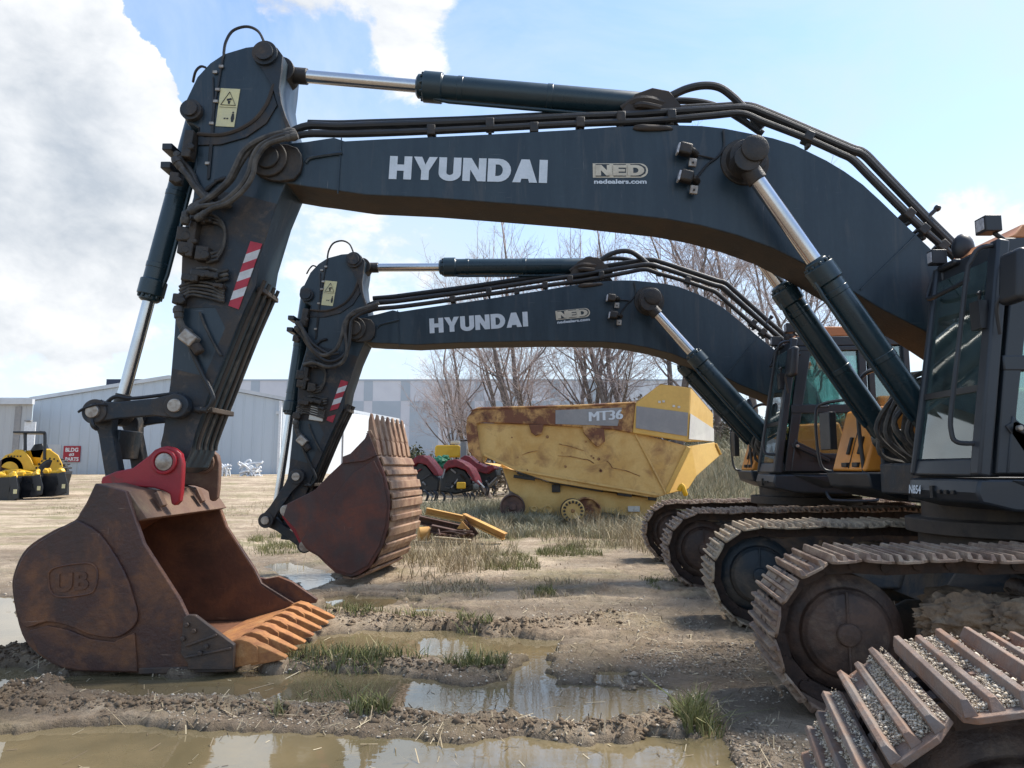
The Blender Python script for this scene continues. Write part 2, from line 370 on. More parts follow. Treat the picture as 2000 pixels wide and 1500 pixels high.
        if smooth is not None:
            me.polygons.foreach_set('use_smooth', [True] * len(me.polygons)); me.set_sharp_from_angle(angle=math.radians(smooth))
        me.update()
        o = bpy.data.objects.new(name, me); COL.objects.link(o)
        if parent is not None:
            o.parent = parent
            if parent.type == 'EMPTY': o.location = -parent.location
        if bevel:
            b = o.modifiers.new('bevel', 'BEVEL'); b.width = bevel; b.segments = seg; b.limit_method = 'ANGLE'; b.angle_limit = math.radians(40)
        return o


def empty(name, loc):
    o = bpy.data.objects.new(name, None); COL.objects.link(o); o.location = loc; o.empty_display_size = 0.3
    return o


def tag(o, label=None, cat=None, group=None, kind=None):
    if label: o['label'] = label
    if cat: o['category'] = cat
    if group: o['group'] = group
    if kind: o['kind'] = kind
    return o


def curve(pts, k=6):
    """smooth Catmull-Rom through pts"""
    pts = [Vector(p) for p in pts]; out = []
    for i in range(len(pts) - 1):
        a = pts[max(i - 1, 0)]; b = pts[i]; c = pts[i + 1]; d = pts[min(i + 2, len(pts) - 1)]
        for j in range(k):
            t = j / k
            out.append(0.5 * ((2 * b) + (c - a) * t + (2 * a - 5 * b + 4 * c - d) * t * t + (3 * b - a - 3 * c + d) * t ** 3))
    out.append(pts[-1]); return out


def text_mesh(txt, o, right, up, height, width=None, bold=0.0, ext=0.003, align='LEFT'):
    """raised lettering as an MB, standing on origin o, in the plane right/up"""
    cu = bpy.data.curves.new('t', 'FONT'); cu.body = txt; cu.size = 1.0; cu.offset = bold; cu.extrude = 0.0; cu.resolution_u = 3
    ob = bpy.data.objects.new('t', cu); COL.objects.link(ob)
    dg = bpy.context.evaluated_depsgraph_get(); me = bpy.data.meshes.new_from_object(ob.evaluated_get(dg))
    vs = [v.co.copy() for v in me.vertices]; fs = [tuple(p.vertices) for p in me.polygons]
    bpy.data.objects.remove(ob); bpy.data.curves.remove(cu); bpy.data.meshes.remove(me)
    x0 = min(v.x for v in vs); x1 = max(v.x for v in vs); y0 = min(v.y for v in vs); y1 = max(v.y for v in vs)
    sy = height / (y1 - y0); sx = sy if width is None else width / (x1 - x0)
    right = Vector(right).normalized(); up = Vector(up).normalized(); o = Vector(o)
    b = MB(); b.add([o + right * ((v.x - x0) * sx) + up * ((v.y - y0) * sy) for v in vs], fs)
    return b


# heavy block letters: polygons in a 1 x 1 box
def ring(outer, inner): return ('ring', outer, inner)
def arc(cx, cy, rx, ry, a0, a1, n=8):
    return [(cx + rx * math.cos(math.radians(a0 + (a1 - a0) * i / n)), cy + ry * math.sin(math.radians(a0 + (a1 - a0) * i / n))) for i in range(n + 1)]
GL = {
    'H': (0.92, [[(0, 0), (.32, 0), (.32, 1), (0, 1)], [(.6, 0), (.92, 0), (.92, 1), (.6, 1)], [(.32, .37), (.6, .37), (.6, .64), (.32, .64)]]),
    'Y': (0.98, [[(.33, 0), (.65, 0), (.65, .4), (.98, 1), (.64, 1), (.49, .66), (.34, 1), (0, 1), (.33, .4)]]),
    'U': (0.92, [[(0, 1), (0, .32)] + arc(.46, .32, .46, .34, 180, 360, 12) + [(.92, 1), (.6, 1), (.6, .34)] + arc(.46, .34, .14, .1, 360, 180, 6) + [(.32, 1)]]),
    'N': (0.96, [[(0, 0), (.31, 0), (.31, .5), (.62, 0), (.96, 0), (.96, 1), (.65, 1), (.65, .5), (.34, 1), (0, 1)]]),
    'D': (0.96, [ring([(0, 0), (.45, 0)] + arc(.45, .5, .51, .5, -90, 90, 10) + [(.45, 1), (0, 1)],
                      [(.32, .25), (.42, .25)] + arc(.42, .5, .2, .25, -90, 90, 10) + [(.42, .75), (.32, .75)])]),
    'A': (1.02, [[(0, 0), (.33, 0), (.37, .16), (.65, .16), (.69, 0), (1.02, 0), (.68, 1), (.34, 1)]]),
    'I': (0.34, [[(0, 0), (.34, 0), (.34, 1), (0, 1)]]),
    'E': (0.8, [[(0, 0), (.8, 0), (.8, .25), (.32, .25), (.32, .38), (.7, .38), (.7, .62), (.32, .62), (.32, .75), (.8, .75), (.8, 1), (0, 1)]]),
}
def letters(txt, o, right, up, w, h, gap=0.08, thick=0.004):
    tot = sum(GL[c][0] for c in txt) + gap * (len(txt) - 1); s = w / tot
    o = Vector(o); right = Vector(right).normalized(); up = Vector(up).normalized(); nrm = up.cross(right); nrm.normalize()
    if nrm.y > 0: nrm = -nrm
    b = MB(); x = 0
    f = lambda p: o + right * ((x + p[0]) * s) + up * (p[1] * h)
    for c in txt:
        for g in GL[c][1]:
            if isinstance(g, tuple):
                a = [f(p) for p in g[1]]; i = [f(p) for p in g[2]]; n = len(a)
                b.add(a + i, [(k, (k + 1) % n, n + (k + 1) % n, n + k) for k in range(n)])
            else:
                b.add([f(p) for p in g], [tuple(range(len(g)))])
        x += GL[c][0] + gap
    return b
# ------------------------------------------------------------------ excavators
YB0, YB1 = 6.65, 7.20          # boom box
YA0, YA1 = 6.67, 7.23          # arm box
YM = 6.95                      # middle plane of boom and arm

BOOM = [(600,276),(652,268),(673,275),(747,271),(950,262),(1132,252),(1195,247),(1300,243),(1370,245),(1415,250),(1461,259),(1510,269),(1552,282),
        (1615,313),(1650,334),(1685,359),(1720,391),(1755,425),(1825,492),(1905,565),(1965,640),(1990,720),(1950,760),(1890,702),(1804,645),(1720,603),(1657,564),
        (1580,520),(1510,485),(1440,460),(1370,441),(1300,428),(1125,409),(950,395),(845,387),(715,381),(680,376),(640,370),(600,365),(560,358),
        (530,352),(508,342),(497,325),(499,303),(512,289),(540,281),(570,279)]
ARM = [(521,87),(541,93),(552,108),(549,140),(545,170),(549,200),(558,228),(566,255),(572,300),(566,340),(551,375),(535,413),(507,504),(498,559),
       (463,640),(430,722),(414,760),(381,846),(371,885),(358,913),(335,925),(317,908),(313,867),(318,846),(332,748),(340,650),(343,600),(353,556),
       (356,460),(377,385),(384,308),(388,250),(376,243),(364,240),(357,224),(363,196),(385,150),(410,123),(437,105),(480,92)]
BUCK = [(186,944),(245,960),(280,1062),(350,1171),(366,1205),(457,1262),(455,1306),(268,1314),(160,1312),(122,1306),(73,1277),(42,1238),(24,1157),(28,1115),(52,1070),(105,1035),(150,1012)]

T1, B1 = P(528, 315, YB0), P(1454, 317, YB0)


def rotxz(p, c, ang):
    d = p - c; ca, sa = math.cos(ang), math.sin(ang)
    return Vector((c.x + d.x * ca - d.z * sa, p.y, c.z + d.x * sa + d.z * ca))


def make_tfs(idx):
    if idx == 0:
        i = lambda p: Vector(p); return dict(st=i, boom=i, arm=i)
    dY = 4.30; a = math.radians(5)
    def st(p):
        x, y = p.x - 3.56, p.y - 5.40
        return Vector((3.60 + x * math.cos(a) + y * math.sin(a), 9.65 - x * math.sin(a) + y * math.cos(a), p.z))
    T2, B2 = P(705, 642, YB0 + dY), P(1256, 589, YB0 + dY)
    an = math.atan2(B2.z - T2.z, B2.x - T2.x) - math.atan2(B1.z - T1.z, B1.x - T1.x)
    mid1 = (T1 + B1) / 2; mid2 = (T2 + B2) / 2; off = mid2 - mid1
    boom = lambda p: rotxz(Vector(p), mid1, an) + off
    Tb = boom(T1)
    E1 = P(322, 900, YA0); E2 = P(560, 997, YA0 + dY)
    an2 = math.atan2(E2.z - Tb.z, E2.x - Tb.x) - math.atan2(E1.z - T1.z, E1.x - T1.x)
    while an2 > math.pi: an2 -= 2 * math.pi
    while an2 < -math.pi: an2 += 2 * math.pi
    offa = Tb - T1
    arm = lambda p: rotxz(Vector(p), T1, an2) + offa
    return dict(st=st, boom=boom, arm=arm)


def ram(root, name, base, eye, Lb, R, r, head=1.18, label=None, mat='navy_gloss'):
    """hydraulic cylinder: barrel part with its rod and end eyes"""
    base = Vector(base); eye = Vector(eye); d = (eye - base).normalized(); L = (eye - base).length
    b = MB(); hb = R * 1.5
    b.lathe(base, eye, [(0.02, R * .8), (0.10, R), (Lb - hb * 1.4, R), (Lb - hb * 1.35, R * head), (Lb - hb * .4, R * head), (Lb - hb * .36, R * .92), (Lb - 0.02, R * .92), (Lb, R * .7)], 36)
    x = d.orthogonal().normalized(); y = d.cross(x)
    for k in range(10):
        an = 2 * math.pi * k / 10; q = base + d * (Lb - hb * .42) + (x * math.cos(an) + y * math.sin(an)) * R * .98
        b.cyl(q, q + d * .035, .016, 6)
    ey = Vector((0, 1, 0))
    b.cyl(base - ey * R * .75, base + ey * R * .75, R * 1.05, 28)
    for f in (0.42, 0.8):
        q = base + d * (Lb * f); b.lathe(q, q + d, [(0, R * 1.04), (0.06, R * 1.04)], 32)
    # feed pipe along the barrel
    side = Vector((0, -1, 0)); nrm = d.cross(side).normalized()
    if nrm.z > 0: nrm = -nrm
    off = nrm * (R * 1.22) + side * R * .3
    b.tube([base + d * .22 + off * .9, base + d * .3 + off, base + d * (Lb - hb * 1.8) + off, base + d * (Lb - hb) + off * .85], .022, 8)
    o = b.build(name, mat, root, 0.006)
    rd = MB(); rd.cyl(base + d * (Lb - .05), eye - d * (R * .95), r, 28)
    ro = rd.build('rod', 'chrome', o)
    e = MB(); e.cyl(eye - ey * R * .8, eye + ey * R * .8, R * 1.05, 28); e.lathe(eye, base, [(R * .7, r * 1.25), (R * 1.9, r * 1.25)], 24)
    e.build('rod_eye', 'grease', o, 0.006)
    if label: o['label'] = label
    return o


def shoe_mesh(width, key, mat):
    b = MB(); L = .206; w = width / 2
    # plate with clipped corners, slightly overlapping its neighbour
    pts = [(-L / 2, -w + .05), (-L / 2 + .06, -w), (L / 2 - .03, -w), (L / 2, -w + .03), (L / 2, w - .03), (L / 2 - .03, w), (-L / 2 + .06, w), (-L / 2, w - .05)]
    b.prism([Vector((x, y, .030)) for x, y in pts], [Vector((x, y, .048)) for x, y in pts])
    for x0, h in ((-.062, .042), (.012, .034), (.082, .042)):
        pr = [(x0 - .019, .047), (x0 - .009, .047 + h), (x0 + .009, .047 + h), (x0 + .019, .047)]
        e = .012 if h > .04 else .022
        b.prism([Vector((x, -w + e + (.02 if z > .06 else 0), z)) for x, z in pr], [Vector((x, w - e - (.02 if z > .06 else 0), z)) for x, z in pr])
    for y in (-.075, .075):                # shade of the cut-outs by the link, put in as thin black boxes
        b.box((-.093, y, .0485), (.022, .052, .004), None, 1)
        b.box((.05, y, .050), (.026, .026, .018), None, 0)
        b.box((-.028, y, .050), (.026, .026, .018), None, 0)
    me_o = b.build('track_shoe', [mat, 'ink'], None, 0.004, seg=1)
    me_o.name = 'track_shoe'
    return me_o


SHOES = {}
def make_track(root, near_pt, yaw, width, L, mat, hub='idler', phase=0.3, sx=1.0, inner='idler', tilt=0.0, seed=1):
    a = math.radians(yaw); u = Vector((math.cos(a), -math.sin(a), 0)); w = Vector((math.sin(a), math.cos(a), 0)); zc = .56; R = .485
    u = (u + Vector((0, 0, tilt))).normalized()
    c0 = Vector((near_pt[0], near_pt[1], zc)) + w * (width / 2) + u * .58
    Lc = L - 1.16
    per = 2 * Lc + 2 * math.pi * R; n = int(round(per / .212)); st = per / n
    def pt(s):
        s = s % per
        if s < Lc:                                                   # top run, front to rear
            f = s / Lc; return u * s + Vector((0, 0, R + .045 * math.sin(math.pi * min(1, f * 1.3) * .5) - .02 * math.sin(6 * math.pi * f) ** 2))
        s -= Lc
        if s < math.pi * R:
            t = s / R; return u * (Lc + R * math.sin(t)) + Vector((0, 0, R * math.cos(t) + .045 * (1 - t / math.pi) * .9))
        s -= math.pi * R
        if s < Lc: return u * (Lc - s) + Vector((0, 0, -R))
        s -= Lc; t = s / R
        return u * (-R * math.sin(t)) + Vector((0, 0, -R * math.cos(t)))
    ch = MB(); K = n
    for y in (-.11, .11):
        ring_ = []
        for i in range(K):
            p0 = pt((i + phase) * st); p1 = pt((i + phase + .5) * st); tg = (pt((i + phase + .02) * st) - pt((i + phase - .02) * st)).normalized()
            nn = w.cross(tg); nn = nn if nn.dot(p0 - u * Lc / 2) > 0 else -nn
            ring_.append((p0, nn))
        for i in range(K):
            (p, n0), (q, n1) = ring_[i], ring_[(i + 1) % K]
            e = (q - p) * .03
            vs = []
            for yy in (y - .035, y + .035):
                vs += [c0 + p - e + w * yy - n0 * .075, c0 + q + e + w * yy - n1 * .075, c0 + q + e + w * yy + n1 * .026, c0 + p - e + w * yy + n0 * .026]
            ch.add(vs, [(0, 1, 2, 3), (7, 6, 5, 4), (0, 4, 5, 1), (2, 6, 7, 3), (1, 5, 6, 2), (0, 3, 7, 4)])
            ch.cyl(c0 + p + w * (y - .05) - n0 * .02, c0 + p + w * (y + .05) - n0 * .02, .036, 10)
    tr = ch.build('track', 'chain', root, 0.0)
    tr['stuffless'] = 0; del tr['stuffless']
    src = shoe_mesh(width, 0, mat)
    mats_ = []
    for i in range(n):
        o = src if i == 0 else src.copy()
        if i: COL.objects.link(o)
        p = pt((i + phase) * st); q = pt((i + 1 + phase) * st); tg = (p - q).normalized()
        nn = tg.cross(w); c = (p + q) / 2
        if nn.dot(c - u * Lc / 2) < 0: nn = -nn
        y = nn.cross(tg)
        m = Matrix((tg, y, nn)).transposed().to_4x4(); m.translation = c0 + c
        o.parent = tr; o.matrix_local = m; mats_.append(np.array(m))
    # idler and sprocket wheels
    for k, s in enumerate((0, Lc)):
        c = c0 + u * s
        prof = [(-.20, .02), (-.20, .26), (-.19, .275), (-.175, .285), (-.165, .30), (-.13, .31), (-.12, .36), (-.10, .38), (-.09, R - .085), (.09, R - .085), (.10, .38), (.12, .36), (.13, .31), (.165, .30), (.175, .285), (.19, .275), (.20, .26), (.20, .02)]
        b = MB(); b.lathe(c, c + w, prof, 40)
        b.lathe(c, c - w, [(.195, .085), (.225, .075), (.235, .02)], 24); b.lathe(c, c + w, [(.195, .085), (.225, .075), (.235, .02)], 24)
        for q in (-1, 1): b.beam(c + w * q * .2 - Vector((0, 0, .29)), c + w * q * .2 + Vector((0, 0, .29)), .02, .02)
        b.build('idler_wheel' if k == 0 else 'sprocket', inner if k == 0 else 'idler', root, 0.006)
    fr = MB()
    for q in (-1, 1):                                                  # idler guards beside the wheel, then the box frame
        fr.slab([c0 + u * x + w * (q * .235) + Vector((0, 0, z)) for x, z in ((.42, -.12), (.55, -.20), (.85, -.22), (.85, .18), (.55, .17), (.42, .10))], w * (q * .04))
    z = lambda h: Vector((0, 0, h))
    pr = [(-.26, -.22), (.26, -.22), (.28, .05), (.17, .22), (-.17, .22), (-.28, .05)]
    fr.prism([c0 + u * .70 + w * y + z(h) for y, h in pr], [c0 + u * (Lc - .45) + w * y + z(h) for y, h in pr])
    fr.build('track_frame', 'trackframe', root, 0.012)
    for k in range(9):
        c = c0 + u * (.55 + (Lc - 1.1) * k / 8) + z(-.30)
        b = MB(); b.lathe(c - w * .19, c + w, [(0, .03), (0, .10), (.06, .125), (.10, .10), (.28, .10), (.32, .125), (.38, .10), (.38, .03)], 20)
        b.build('track_roller', 'idler', root)
    for f in (.33, .68):
        c = c0 + u * (Lc * f) + z(.285); b = MB(); b.lathe(c - w * .17, c + w, [(0, .02), (0, .075), (.34, .075), (.34, .02)], 16); b.build('carrier_roller', 'idler', root)
    md = MB(); rr = random.Random(seed + 7)
    for k in range(16):
        f = .14 + .8 * rr.random(); md.blob(c0 + u * (Lc * f) + w * rr.uniform(-.2, .2) + z(.20 + rr.uniform(-.03, .05)), (rr.uniform(.12, .32), rr.uniform(.10, .16), rr.uniform(.05, .11)), seed * 31 + k, 3, .55, fr=2.2)
    if seed in (3, 5):
        for k in range(5): md.blob(c0 + u * (.75 + .42 * k) - w * .25 + z(.15 + rr.uniform(-.03, .03)), (.34, .07, .15), seed * 77 + k, 5, .30, fr=3.4)
    md.build('mud_clump', 'mud', root, smooth=60)
    SHOES[seed] = mats_
    return c0, u, w, Lc


def make_excavator(idx, tracks, label, yaw):
    T = make_tfs(idx); dY = 0.0 if idx == 0 else 4.30
    st, bo, ar = T['st'], T['boom'], T['arm']
    ctr = st(Vector((4.6, 6.6, 0)))
    root = empty('hydraulic_excavator', (ctr.x, ctr.y, 0)); tag(root, label, 'excavator', 'excavators parked side by side')
    S = lambda b, n, m, p=root, be=0.0, **k: b.tf(st).build(n, m, p, be, **k)
    Bm = lambda b, n, m, p=root, be=0.0, **k: b.tf(bo).build(n, m, p, be, **k)
    Am = lambda b, n, m, p=root, be=0.0, **k: b.tf(ar).build(n, m, p, be, **k)
    # ---- boom
    near = [P(u, v, YB0) for u, v in BOOM]; far = [Vector((p.x, YB1, p.z)) for p in near]
    b = MB(); low = [1 if 22 <= i <= 38 else 0 for i in range(len(BOOM))]
    b.prism(near, far, 0, low)
    boom = Bm(b, 'boom', ['navy', 'dirtsteel'], root, .012)
    k = MB()
    k.cyl(Vector((T1.x, YB0 - .085, T1.z)), Vector((T1.x, YB1 + .085, T1.z)), .185, 36); k.cyl(Vector((T1.x, YB0 - .12, T1.z)), Vector((T1.x, YB1 + .12, T1.z)), .115, 28)
    k.slab([P(u, v, YB0 - .05) for u, v in [(528,280),(560,281),(580,288),(588,300),(590,318),(586,336),(574,350),(545,354),(528,352),(512,346),(501,335),(496,320),(498,304),(508,288)]], (0, .05, 0))
    Bm(k, 'boom_nose_boss', 'grease', boom, .01)
    k = MB(); c = B1
    k.lathe(Vector((c.x, YB0 + .01, c.z)), Vector((c.x, YB0 - 1, c.z)), [(0, .24), (.03, .235), (.035, .19), (.14, .18), (.15, .13), (.33, .13), (.345, .09)], 36)
    k.cut(); k.lathe(Vector((c.x, YB1 - .01, c.z)), Vector((c.x, YB1 + 1, c.z)), [(0, .24), (.03, .235), (.035, .19), (.14, .18), (.15, .13), (.33, .13), (.345, .09)], 36)
    Bm(k, 'boom_cylinder_boss', 'grease', boom, .006)
    k = MB()                                              # arm-cylinder bracket on top of the boom
    for y in (YM - .17, YM + .12): k.slab([Vector((q.x, y, q.z)) for q in [P(u, v, YM) for u, v in [(1195,252),(1235,200),(1268,188),(1300,194),(1330,230),(1345,252)]]], (0, .05, 0))
    k.blob(P(1275, 250, YB0 - .01), (.20, .03, .035), 3, 2, .3)
    Bm(k, 'cylinder_bracket', 'dirtsteel', boom, .008)
    k = MB(); k.beam(P(1680, 566, YB0 - .004), P(1793, 455, YB0 - .004), .022, .012); k.beam(P(667, 270, YB0 - .004), P(660, 378, YB0 - .004), .016, .010)
    k.tube(curve([P(597, 318, YB0 - .01), P(605, 309, YB0 - .012), P(630, 304, YB0 - .012), P(668, 299, YB0 - .01)], 4), .018, 6)
    Bm(k, 'weld_seam', 'navy', boom)
    # lettering and decal
    r = (P(1068, 357, YB0) - P(759, 349, YB0)); upv = P(762, 305, YB0) - P(759, 349, YB0)
    L = letters('HYUNDAI', P(759, 349.5, YB0 - .006), r, upv, r.length, upv.length * 1.02, .07)
    Bm(L, 'maker_lettering', 'letter', boom, smooth=None)
    r2 = P(1266, 348, YB0) - P(1158, 348, YB0); o2 = P(1158, 347, YB0 - .004)
    f = lambda x, y, d=0: o2 + r2 * x + Vector((0, -d, r2.length * y))
    k = MB(); k.add([f(x, y) for x, y in [(0, 0), (.86, 0)] + arc(.86, .135, .14, .135, -90, 90, 8) + [(0, .27)]], [tuple(range(12 - 0 - 1 + 0))[:11] if False else tuple(range(12))], 0)
    Bm(k, 'dealer_decal', 'decal', boom, smooth=None)
    nd = letters('NED', f(.05, .035, .003), r2, (0, 0, 1), r2.length * .88, r2.length * .20, .05)
    edge = letters('NED', f(.05, .035, .006), r2, (0, 0, 1), r2.length * .88, r2.length * .20, .05)
    dk = MB()                                            # dark ground showing between the letters
    for q in ([(.05, .02), (.30, .02), (.30, .255), (.05, .255)], [(.37, .02), (.60, .02), (.60, .255), (.37, .255)], [(.68, .02), (.86, .02), (.95, .08), (.965, .14), (.95, .2), (.86, .255), (.68, .255)]):
        dk.add([f(x, y, .003) for x, y in q], [tuple(range(len(q)))])
    Bm(dk, 'dealer_decal_ground', 'decaldark', boom, smooth=None)
    edge.v = [tuple(Vector(q)) for q in edge.v]
    Bm(edge, 'dealer_lettering', 'decal', boom, smooth=None)
    tx = text_mesh('nedealers.com', f(0.02, -.115, .0), r2, (0, 0, 1), r2.length * .085, r2.length * .95, .035)
    Bm(tx, 'web_lettering', 'letter', boom, smooth=None)
    # two lamps and their white brackets on the boom side
    for (u, v) in ((1338, 292), (1340, 345)):
        k = MB(); c = P(u, v, YB0 - .09)
        k.box(c, (.13, .10, .115), Matrix.Rotation(.25, 3, 'Y')); k.cyl(c + Vector((.06, .0, 0)), c + Vector((.14, .09, -.02)), .035, 10)
        lo = Bm(k, 'boom_lamp', 'grease', boom, .02)
        k = MB(); k.box(c + Vector((-.07, -.005, .0)), (.02, .085, .10), Matrix.Rotation(.25, 3, 'Y')); Bm(k, 'lens', 'lamp', lo, .005)
        k = MB(); k.box(c + Vector((.075, .02, -.125)), (.075, .03, .085), Matrix.Rotation(.15, 3, 'Y')); k.box(c + Vector((.075, .0, -.13)), (.02, .012, .02), None, 1)
        Bm(k, 'lamp_bracket', ['pin', 'ink'], lo, .006)
    k = MB()
    k.tube(curve([P(1413, 254, YB0 - .02), P(1414, 285, YB0 - .012), P(1403, 305, YB0 - .015), P(1383, 320, YB0 - .02), P(1362, 345, YB0 - .04)]), .012, 6)
    k.tube(curve([P(1362, 303, YB0 - .04), P(1378, 306, YB0 - .02), P(1398, 311, YB0 - .015)]), .010, 6)
    Bm(k, 'lamp_cable', 'rubber', boom)
    # steel pipes along the top, their clamps and hoses
    def run(name, pts, r, y, mat='rubber', n=10, kk=5, par=boom):
        q = MB(); q.tube(curve([P(u, v, y) for u, v in pts], kk), r, n); return Bm(q, name, mat, par)
    up1 = [(560,262),(600,246),(660,247),(722,245),(850,241),(950,237),(1125,228),(1230,224),(1300,219),(1400,213),(1457,211),(1500,225),(1597,266),(1660,293),(1686,303),(1720,337),(1807,427),(1862,482),(1905,530),(1930,580)]
    up2 = [(560,272),(600,262),(680,262),(800,258),(950,251),(1125,242),(1230,238),(1300,234),(1390,226),(1448,222),(1490,238),(1573,270),(1640,300),(1665,313),(1700,348),(1783,431),(1850,490),(1895,538),(1920,590)]
    run('boom_pipe', up1, .038, YB0 + .10); run('boom_pipe', up2, .034, YB0 + .04)
    run('boom_pipe', [(u + 2, v - 5) for u, v in up1[1:]], .038, YB0 + .30); run('boom_pipe', [(u + 3, v - 2) for u, v in up2[1:]], .034, YB0 + .38)
    k = MB()
    for (u, v) in ((843,258),(957,245),(1043,253),(1133,243),(1212,232),(1310,228),(1577,270),(1772,420),(1800,450),(1838,482)):
        k.box(P(u, v, YB0 + .07), (.085, .13, .105), Matrix.Rotation(0.0 if u < 1400 else (.45 if u < 1700 else .8), 3, 'Y')); k.box(P(u, v + 8, YB0 + .09), (.035, .10, .13)); k.cut()
    Bm(k, 'pipe_clamp', 'grease', boom, .01)
    run('hose', [(1236,212),(1262,203),(1300,192),(1340,174),(1375,167),(1405,171),(1430,188),(1452,210),(1490,250)], .040, YM - .12, kk=6)
    run('hose', [(1240,220),(1275,206),(1320,197),(1370,200),(1410,212),(1450,235),(1490,262)], .036, YM + .12, kk=6)
    k = MB(); k.tube(curve([P(1215, 214, YM - .1), P(1240, 198, YM - .15), P(1268, 196, YM - .17), P(1300, 206, YM - .12)]), .045, 8); k.tube(curve([P(1225, 220, YM), P(1250, 205, YM - .2), P(1290, 212, YM - .2)]), .035, 8)
    Bm(k, 'hose_fitting', 'dirtsteel', boom)
    k = MB(); c = P(1812, 424, YB0 + .1); k.cyl(c, c + Vector((.10, 0, .09)), .02, 8); k.blob(c + Vector((.10, 0, .09)), (.035,) * 3, 1, 2, .1); Bm(k, 'pipe_fitting', 'plastic', boom)
    # ---- arm
    near = [P(u, v, YA0) for u, v in ARM]; far = [Vector((p.x, YA1, p.z)) for p in near]
    b = MB(); b.prism(near, far, 0, [1 if 22 <= i <= 30 else 0 for i in range(len(ARM))]); arm = Am(b, 'arm', ['navy', 'navy_dirty'], root, .012)
    k = MB()
    k.slab([P(u, v, YA0 - .006) for u, v in [(540,398),(508,500),(500,556),(462,638),(428,722),(412,757),(381,846),(371,885),(356,912),(335,924),(317,907),(314,866),(319,846),(333,748),(336,720),(400,735),(440,640),(420,600),(352,602),(357,470),(380,390),(420,372),(470,380)]], (0, .012, 0))
    Am(k, 'dirty_skin', 'navy_dirty', arm)
    k = MB()                                               # rod horn: thick boss and curved web at the top right
    k.slab([P(u, v, YA0 - .035) for u, v in [(500,98),(521,87),(541,93),(552,108),(549,140),(545,170),(549,200),(558,228),(568,250),(560,252),(543,205),(532,170),(512,135),(498,118)]], (0, .045, 0))
    for (u, v, r, h) in ((521, 110, .125, .07), (377, 219, .105, .06)):
        c = P(u, v, YA0); k.cyl(Vector((c.x, YA0 - h, c.z)), Vector((c.x, YA1 + h, c.z)), r, 32); k.cyl(Vector((c.x, YA0 - h - .03, c.z)), Vector((c.x, YA1 + h + .03, c.z)), r * .72, 28)
    k.slab([P(u, v, YA0 - .02) for u, v in [(388,246),(388,262),(400,268),(440,262),(490,240),(520,205),(533,180),(541,205),(520,240),(480,268),(430,282),(386,283)]], (0, .025, 0))
    Am(k, 'arm_horn', 'navy_dirty', arm, .01)
    k = MB(); k.tube(curve([P(386, 262, YA0 - .022), P(440, 262, YA0 - .022), P(490, 240, YA0 - .022), P(520, 205, YA0 - .022), P(535, 165, YA0 - .022)]), .02, 6); Am(k, 'weld_seam', 'dirtsteel', arm)
    # labels
    q = [P(u, v, YA0 - .008) for u, v in [(431,172),(469,174),(457,248),(421,246)]]
    k = MB(); k.slab(q, (0, .006, 0)); lb = Am(k, 'warning_label', 'label', arm)
    ex = q[1] - q[0]; ez = q[3] - q[0]; g = lambda x, y: q[0] + ex * x + ez * y + Vector((0, -.003, 0))
    k = MB()
    tri = [(.5, .09), (.88, .44), (.12, .44)]
    for i in range(3):
        a0, a1 = g(*tri[i]), g(*tri[(i + 1) % 3]); k.beam(a0, a1, .006, .004)
    k.add([g(*p) for p in [(.38, .28), (.62, .25), (.66, .30), (.42, .33)]], [(0, 1, 2, 3)]); k.add([g(*p) for p in [(.45, .33), (.6, .33), (.56, .42), (.48, .40)]], [(0, 1, 2, 3)])
    k.add([g(*p) for p in [(.76, .66), (.86, .66), (.9, .78), (.86, .88), (.76, .88), (.72, .78)]], [tuple(range(6))]); k.add([g(*p) for p in arc(.81, .63, .05, .025, 0, 330, 7)], [tuple(range(8))])
    for x in (.36, .5): k.add([g(*p) for p in [(x, .78), (x + .1, .77), (x + .1, .81), (x, .81)]], [(0, 1, 2, 3)])
    k.beam(g(.05, .5), g(.95, .5), .003, .002)
    Am(k, 'label_symbol', 'ink', lb, smooth=None)
    # red and white stripe
    a0, a1, b1, b0 = (P(u, v, YA0 - .016) for u, v in [(489,471),(512,476),(466,604),(446,597)])
    for i in range(7):
        t0, t1 = i / 7, (i + 1) / 7; sk = .06
        pp = lambda s, t: (a0.lerp(b0, min(1, max(0, t))) if s == 0 else a1.lerp(b1, min(1, max(0, t))))
        k = MB(); k.slab([pp(0, t0 + sk if i else 0), pp(1, t0 - sk if i else 0), pp(1, t1 - sk if i < 6 else 1), pp(0, t1 + sk if i < 6 else 1)], (0, .006, 0))
        if idx == 1 and i == 5: continue
        Am(k, 'stripe_red' if i % 2 == 0 else 'stripe_white', 'stripered' if i % 2 == 0 else 'stripewhite', arm, smooth=None)
    # pipes down the front face of the arm
    for j, y in enumerate((.06, .20, .34, .46)):
        k = MB(); k.tube(curve([Vector((p.x + .035, YA0 + y, p.z)) for p in [P(u, v, YA0) for u, v in [(506,545),(494,572),(463,642),(430,724),(381,848),(374,878)]]]), .020, 8); Am(k, 'arm_pipe', 'hosedust' if j % 2 else 'dirtsteel', arm)
    k = MB(); c = P(500, 562, YA0); k.boxb((c.x - .02, YA0 + .06, c.z - .025), (c.x + .045, YA1 - .03, c.z + .025)); k.cut(); c = P(402, 800, YA0); k.boxb((c.x - .02, YA0 + .03, c.z - .025), (c.x + .05, YA1, c.z + .025)); Am(k, 'pipe_clamp', 'dirtsteel', arm, .008)
